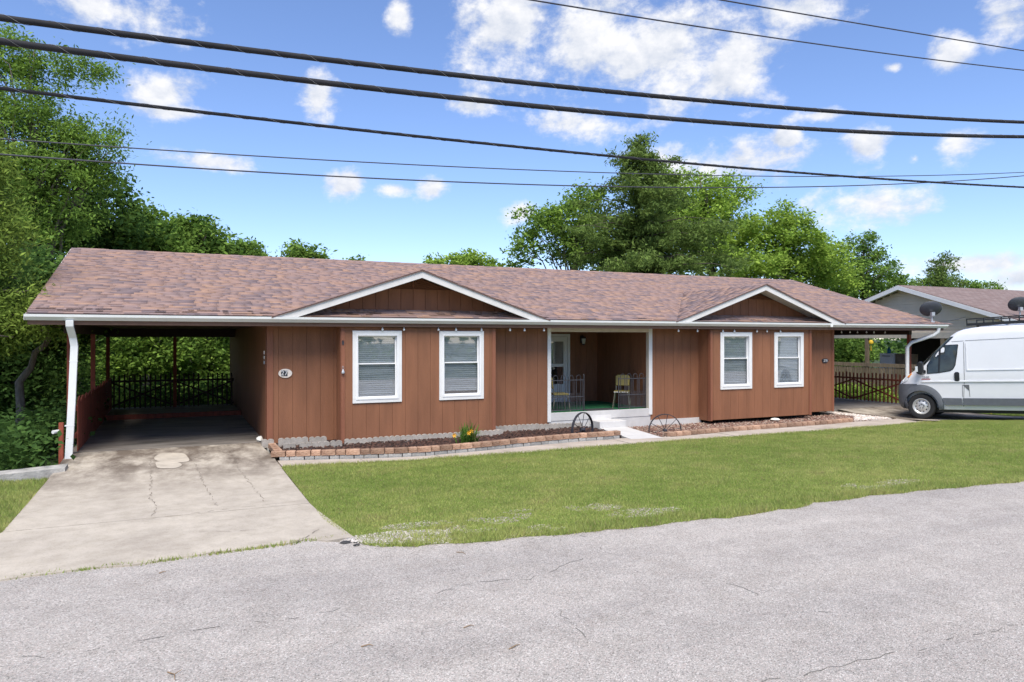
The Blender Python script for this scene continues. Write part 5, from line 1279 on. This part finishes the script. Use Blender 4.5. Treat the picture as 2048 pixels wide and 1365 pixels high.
YEL = [(.27, .37, .070), (.23, .325, .064), (.19, .28, .058)]
SCENE_SEED = [100]
def limb(b, a, c, r0, r1, wob=.1, n=6, sides=6):
    a = Vector(a); c = Vector(c); L_ = (c-a).length; pts = []
    for k in range(n):
        t = k/(n-1); p = a.lerp(c, t); 
        if 0 < k < n-1: p += Vector((rnd.gauss(0, wob), rnd.gauss(0, wob), rnd.gauss(0, wob*.6)+.10*L_*sin(pi*t)))*min(1, L_)
        pts.append(p)
    b.tube(pts, [r0+(r1-r0)*k/(n-1) for k in range(n)], sides); return pts
def tree(base, top, ells, nclump, per, size, pal, label, group, name='broadleaf_tree', trunk_r=.18, bark='bark', clump=.55, up=.5, droop=0, aspect=.5, nlimb=14, shell=.45, lean=(0, 0), cat='tree'):
    SCENE_SEED[0] += 1; sd = SCENE_SEED[0]; g = np.random.default_rng(sd); bx_, by_ = base; bz = float(terrain_z(np.array(bx_), np.array(by_)))-.05
    t = thing(name, (bx_, by_, bz), label, cat, group)
    vol = np.array([e[3]*e[4]*e[5] for e in ells])**.8; cnt = np.maximum(3, (vol/vol.sum()*nclump).astype(int)); C = []
    for e, c in zip(ells, cnt):
        d = g.normal(0, 1, (c, 3)); d /= np.linalg.norm(d, axis=1)[:, None]; rr = g.random((c, 1))**shell
        wob = 1+.22*np.sin(d[:, :1]*5+sd)*np.cos(d[:, 2:]*6+d[:, 1:2]*4)
        C.append(np.array(e[:3])+d*rr*wob*np.array(e[3:6]))
    C = np.concatenate(C)
    tr_ = MB(); tp = Vector(top); n = 9; pts = []; rs = []
    for k in range(n):
        q = k/(n-1); p = Vector((bx_, by_, bz)).lerp(tp, q)+(Vector((rnd.gauss(0, .08), rnd.gauss(0, .08), 0)) if 0 < k < n-1 else Vector((0, 0, 0))); pts.append(p); rs.append(trunk_r*(1-.8*q)*(1.35 if k == 0 else 1))
    tr_.tube(pts, rs, 9)
    idx = g.choice(len(C), min(nlimb, len(C)), replace=False)
    for i in idx:
        c = Vector(C[i]); q = min(.92, max(.22, (c.z-bz)/max(.1, (tp.z-bz))*.62+rnd.uniform(-.08, .05))); k = q*(n-1); a = pts[int(k)].lerp(pts[min(n-1, int(k)+1)], k-int(k))
        ps = limb(tr_, a, c, trunk_r*.42*(1-q*.6), .012, .12)
        for _ in range(2):
            j = C[g.integers(0, len(C))]
            near = C[np.argsort(((C-np.array(c))**2).sum(1))[rnd.randrange(1, min(8, len(C)))]]; limb(tr_, ps[3], near, trunk_r*.14, .008, .08, 4, 5)
    tr_.build('trunk', bark, t, smooth='all')
    V, Fc, c = leaf_mesh(C, clump*g.uniform(.7, 1.3, len(C)), per, size, pal, up, droop, aspect, sd)
    link('crown', np_mesh('crown', V, Fc, c, 'leaf'), t)['kind'] = 'stuff'
    return t
def ell(x, y, Y, hw, hh, d=None):                  # crown lobe from its place in the photo at distance Y
    p = at(x, y, Y); m = pxm(x, Y); w = hw*m; return (p.x, p.y, p.z, w, d or w, hh*m)
def ptree(bx, Y, topx, topy, lobes, *a, **k):
    p = at(topx, topy, Y); base = (ray(bx)*Y, Y); return tree(base, (p.x, p.y, p.z), [ell(*(l[:2]), Y+(l[4] if len(l) > 4 else 0), l[2], l[3]) for l in lobes], *a, **k)
GB = 'trees behind the house'
# tall seed-pod tree at the left edge
ptree(70, 31, 60, 160, [(10,110,70,55),(90,150,60,30),(150,130,70,22),(20,230,110,70),(190,275,75,45),(110,330,120,70),(20,360,90,80),(200,345,45,30),(80,430,110,60)], 520, 100, .125, MID+BRI[2:], 'tall feathery tree with drooping sprays rising over the left roof end', GB, trunk_r=.22, clump=.46, droop=.30, aspect=.36, nlimb=30)
ptree(-80, 33, -120, 180, [(-140,180,120,110),(-110,380,140,140)], 240, 60, .2, MID, 'tall leafy tree at the far left edge of the picture', GB, trunk_r=.3, clump=.7)
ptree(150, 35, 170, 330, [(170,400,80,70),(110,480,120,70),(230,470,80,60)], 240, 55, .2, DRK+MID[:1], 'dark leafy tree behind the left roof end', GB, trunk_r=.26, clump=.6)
ptree(290, 36, 285, 430, [(285,470,60,60),(240,500,60,50),(330,510,60,40)], 230, 60, .19, MID, 'rounded leafy tree above the left carport roof', GB, trunk_r=.24, clump=.55)
ptree(390, 37, 390, 440, [(390,480,50,50),(350,510,50,40),(430,510,50,36)], 200, 60, .19, MID+DRK[:1], 'leafy tree right of the rounded tree above the carport roof', GB, trunk_r=.22, clump=.5)
ptree(480, 39, 490, 485, [(480,510,44,26),(520,530,34,20)], 80, 55, .19, MID, 'low tree crown peeking over the roof right of the carport', GB, trunk_r=.18, clump=.45)
ptree(600, 42, 595, 495, [(590,510,28,28),(625,520,22,22)], 46, 50, .2, MID, 'small round tree crown alone above the roof at left centre', GB, trunk_r=.14, clump=.45)
ptree(712, 44, 712, 520, [(712,535,22,14)], 22, 45, .2, MID, 'tiny tree tip above the ridge left of centre', GB, trunk_r=.12, clump=.4)
ptree(920, 42, 930, 515, [(930,525,52,18),(870,532,26,16),(975,534,28,14)], 76, 50, .21, BRI, 'low bright green tree crown above the ridge at the centre', GB, trunk_r=.16, clump=.45)
# group behind the right half
ptree(1130, 39, 1160, 400, [(1100,440,75,40),(1060,480,42,40),(1170,410,60,45),(1170,480,90,60),(1040,525,30,22)], 230, 55, .2, MID+BRI[:1], 'open branched leafy tree left of the tall cedar', GB, trunk_r=.2, clump=.55, nlimb=26)
ptree(1440, 41, 1400, 350, [(1390,400,80,60),(1450,400,60,50),(1400,470,120,80),(1340,360,40,30),(1480,480,60,60)], 430, 60, .21, BRI, 'bright green broad tree right behind the tall cedar', GB, trunk_r=.3, clump=.7)
ptree(1570, 37, 1570, 430, [(1560,460,75,46),(1600,520,100,62),(1500,540,70,50),(1660,540,50,55)], 430, 62, .21, BRI+BRI[:2], 'bright yellow green bushy tree left of the darker tree', GB, trunk_r=.26, clump=.6, up=.8)
ptree(1730, 39, 1725, 480, [(1725,500,38,36),(1730,560,75,45),(1800,570,36,20),(1690,590,50,40)], 250, 60, .2, MID+DRK[1:2], 'darker green tree at the right end above the roof', GB, trunk_r=.22, clump=.55)
ptree(1885, 64, 1886, 520, [(1886,545,38,34),(1870,570,50,20)], 130, 50, .3, CED+MID[:1], 'distant dark tree above the beige roof', GB, trunk_r=.22, clump=.7, aspect=.4)
ptree(1975, 66, 1975, 565, [(1975,574,46,12),(1945,572,22,12)], 46, 45, .3, MID, 'distant low bush line tree right of the dark one above the beige roof', GB, trunk_r=.16, clump=.6)
# tall cedar: whorls of drooping sprays
def cedar(bx, Y, topx, topy, boty, hw, n, label, group, pal, per=46, size=.24, r0=.24, fill=.5):
    SCENE_SEED[0] += 1; g = np.random.default_rng(SCENE_SEED[0]); tp = at(topx, topy, Y); bt = at(bx, boty, Y); m = pxm(bx, Y)
    X0, Y0 = ray(bx)*Y, Y; bz = float(terrain_z(np.array(X0), np.array(Y0)))-.05
    t = thing('cedar_tree', (X0, Y0, bz), label, 'tree', group); b = MB(); b.tube([(X0, Y0, bz), (bt.x, Y0, bt.z), tuple(tp)], [r0*1.2, r0, .03], 9); C = []
    for i in range(n):
        q = g.random()**.85; z = tp.z+(bt.z-tp.z)*q; a = g.uniform(0, 2*pi); Rm = hw*m*(q**.85)*g.uniform(.35, 1.2)*(1+.35*sin(a*3+z*1.3)); ax = tp.x+(bt.x-tp.x)*q
        e = Vector((ax+cos(a)*Rm, Y0+sin(a)*Rm, z+.10*Rm*g.uniform(-.5, 1.6)))
        if Rm > .3: limb(b, (ax, Y0, z), e, .035*(.4+q), .008, .07, 5, 5)
        k = max(1, int(Rm/.40)); 
        for j in range(k): tt = 1-j/k*fill*1.3; C.append(Vector((ax, Y0, z)).lerp(e, max(.1, tt))+Vector((g.normal(0, .12), g.normal(0, .12), g.normal(0, .12))))
    b.build('trunk', 'bark_dark', t, smooth='all')
    V, Fc, c = leaf_mesh(np.array([tuple(x) for x in C]), .40, per, size, pal, .2, .12, .34, SCENE_SEED[0])
    link('crown', np_mesh('crown', V, Fc, c, 'leaf'), t)['kind'] = 'stuff'; return t
cedar(1275, 35, 1282, 268, 580, 185, 230, 'tall pointed cedar rising highest behind the right half of the roof', GB, [(.165, .245, .062), (.14, .21, .055), (.19, .27, .068)], fill=.7, per=50, size=.2)
cedar(-45, 18.2, -30, 280, 700, 120, 150, 'yellow green cedar at the left edge beside the carport', None, YEL, 190, .085, .07, .9)

# woods seen through and beside the carport
GW = 'understory trees beside and behind the left carport'
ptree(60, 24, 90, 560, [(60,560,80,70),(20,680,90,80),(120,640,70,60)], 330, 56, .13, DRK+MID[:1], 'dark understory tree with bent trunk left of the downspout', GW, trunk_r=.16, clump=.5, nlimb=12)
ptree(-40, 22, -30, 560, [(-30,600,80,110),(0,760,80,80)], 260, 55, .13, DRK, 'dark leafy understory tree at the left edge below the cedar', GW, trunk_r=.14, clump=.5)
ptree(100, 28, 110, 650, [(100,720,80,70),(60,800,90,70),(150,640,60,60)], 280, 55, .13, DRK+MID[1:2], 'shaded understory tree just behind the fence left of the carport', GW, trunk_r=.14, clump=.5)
ptree(250, 33, 300, 600, [(270,640,60,70),(240,720,70,60),(330,690,70,60)], 280, 55, .15, MID+BRI[:1], 'light dappled tree behind the left half of the carport opening', GW, trunk_r=.2, clump=.55, nlimb=16)
ptree(470, 34, 400, 600, [(420,650,60,60),(450,720,60,60),(380,760,60,50)], 280, 55, .15, MID+BRI[1:2], 'leafy tree behind the right half of the carport opening', GW, trunk_r=.2, clump=.55, nlimb=16)
ptree(330, 43, 340, 640, [(250,700,110,90),(380,690,110,90),(480,700,100,90),(320,780,160,50)], 420, 55, .22, BRI+MID[:1], 'bright sunlit tree far behind the carport opening', GW, trunk_r=.2, clump=.9)
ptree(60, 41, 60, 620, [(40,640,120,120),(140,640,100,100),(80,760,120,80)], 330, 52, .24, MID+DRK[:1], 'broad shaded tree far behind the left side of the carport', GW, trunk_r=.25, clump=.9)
ptree(1690, 31, 1690, 650, [(1690,690,50,50),(1720,700,40,50),(1660,700,60,60)], 220, 52, .17, MID+DRK[:1], 'leafy tree seen through the right carport', None, trunk_r=.16, clump=.5)
# bent bare trunk by the downspout
tb = thing('bent_trunk', (ray(40)*19.6, 19.6, -1.2), 'pale bent tree trunk leaning beside the downspout', 'tree trunk')
b = MB(); pts = [at(x, y, 19.6) for x, y in ((36,900),(42,820),(38,765),(52,748),(62,735),(70,705),(90,690),(97,680),(92,665),(86,650),(100,630))]; b.tube(pts, [.10,.095,.085,.08,.07,.062,.058,.052,.046,.04,.025], 9)
b.tube([at(92,665,19.6), at(75,660,19.5), at(62,675,19.4), at(58,690,19.4)], [.03,.02,.014,.008], 6); b.tube([at(70,705,19.6), at(85,700,19.5), at(96,660,19.4), at(102,648,19.3)], [.03,.025,.018,.01], 6); b.build('stem', 'bark', tb, smooth='all')
# ground cover
def cover(poly, n, zoff, rad, per, size, pal, name, label, seed, cat='ground cover'):
    g = np.random.default_rng(seed); P = np.array(poly); q = g.uniform(P.min(0), P.max(0), (n*3, 2)); q = q[inside(q, poly)][:n]
    C = np.column_stack([q, terrain_z(q[:, 0], q[:, 1])+g.uniform(0, zoff, len(q))])
    V, Fc, c = leaf_mesh(C, rad, per, size, pal, .9, 0, .6, seed); o = link(name, np_mesh(name, V, Fc, c, 'leaf'), None); tag(o, label, cat, kind='stuff')
cover([(-9, 15.6), (-2.15, 15.55), (-2.1, 30), (-9, 30)], 620, .9, .5, 60, .11, DRK, 'ivy_cover', 'dark leafy undergrowth on the bank left of the carport', 5)
cover([(-8, 26.6), (3, 26.6), (4, 36), (-8, 36)], 420, .8, .55, 50, .14, MID+DRK, 'wood_undergrowth', 'leafy undergrowth behind the rear fence of the carport', 6)
cover([(23.6, 19.2), (26.5, 18), (26.6, 26), (23.6, 26)], 160, .4, .35, 60, .12, BRI+MID, 'porch_weeds', 'bright low weeds between the red fence and neighbouring porch', 8)
cover([(-90, 58), (110, 58), (150, 100), (-120, 100)], 800, 5.5, 2.4, 34, .85, MID+DRK, 'distant_wood', 'distant wood closing the view behind the trees', 9, 'wood')
cover([(-70, -40), (80, -40), (80, -28), (-70, -28)], 420, 8.0, 2.2, 28, .9, MID, 'reflection_wood', 'unseen leafy wood added behind the viewpoint for window reflections', 12, 'wood')  # unseen trees added so the window panes reflect dark green
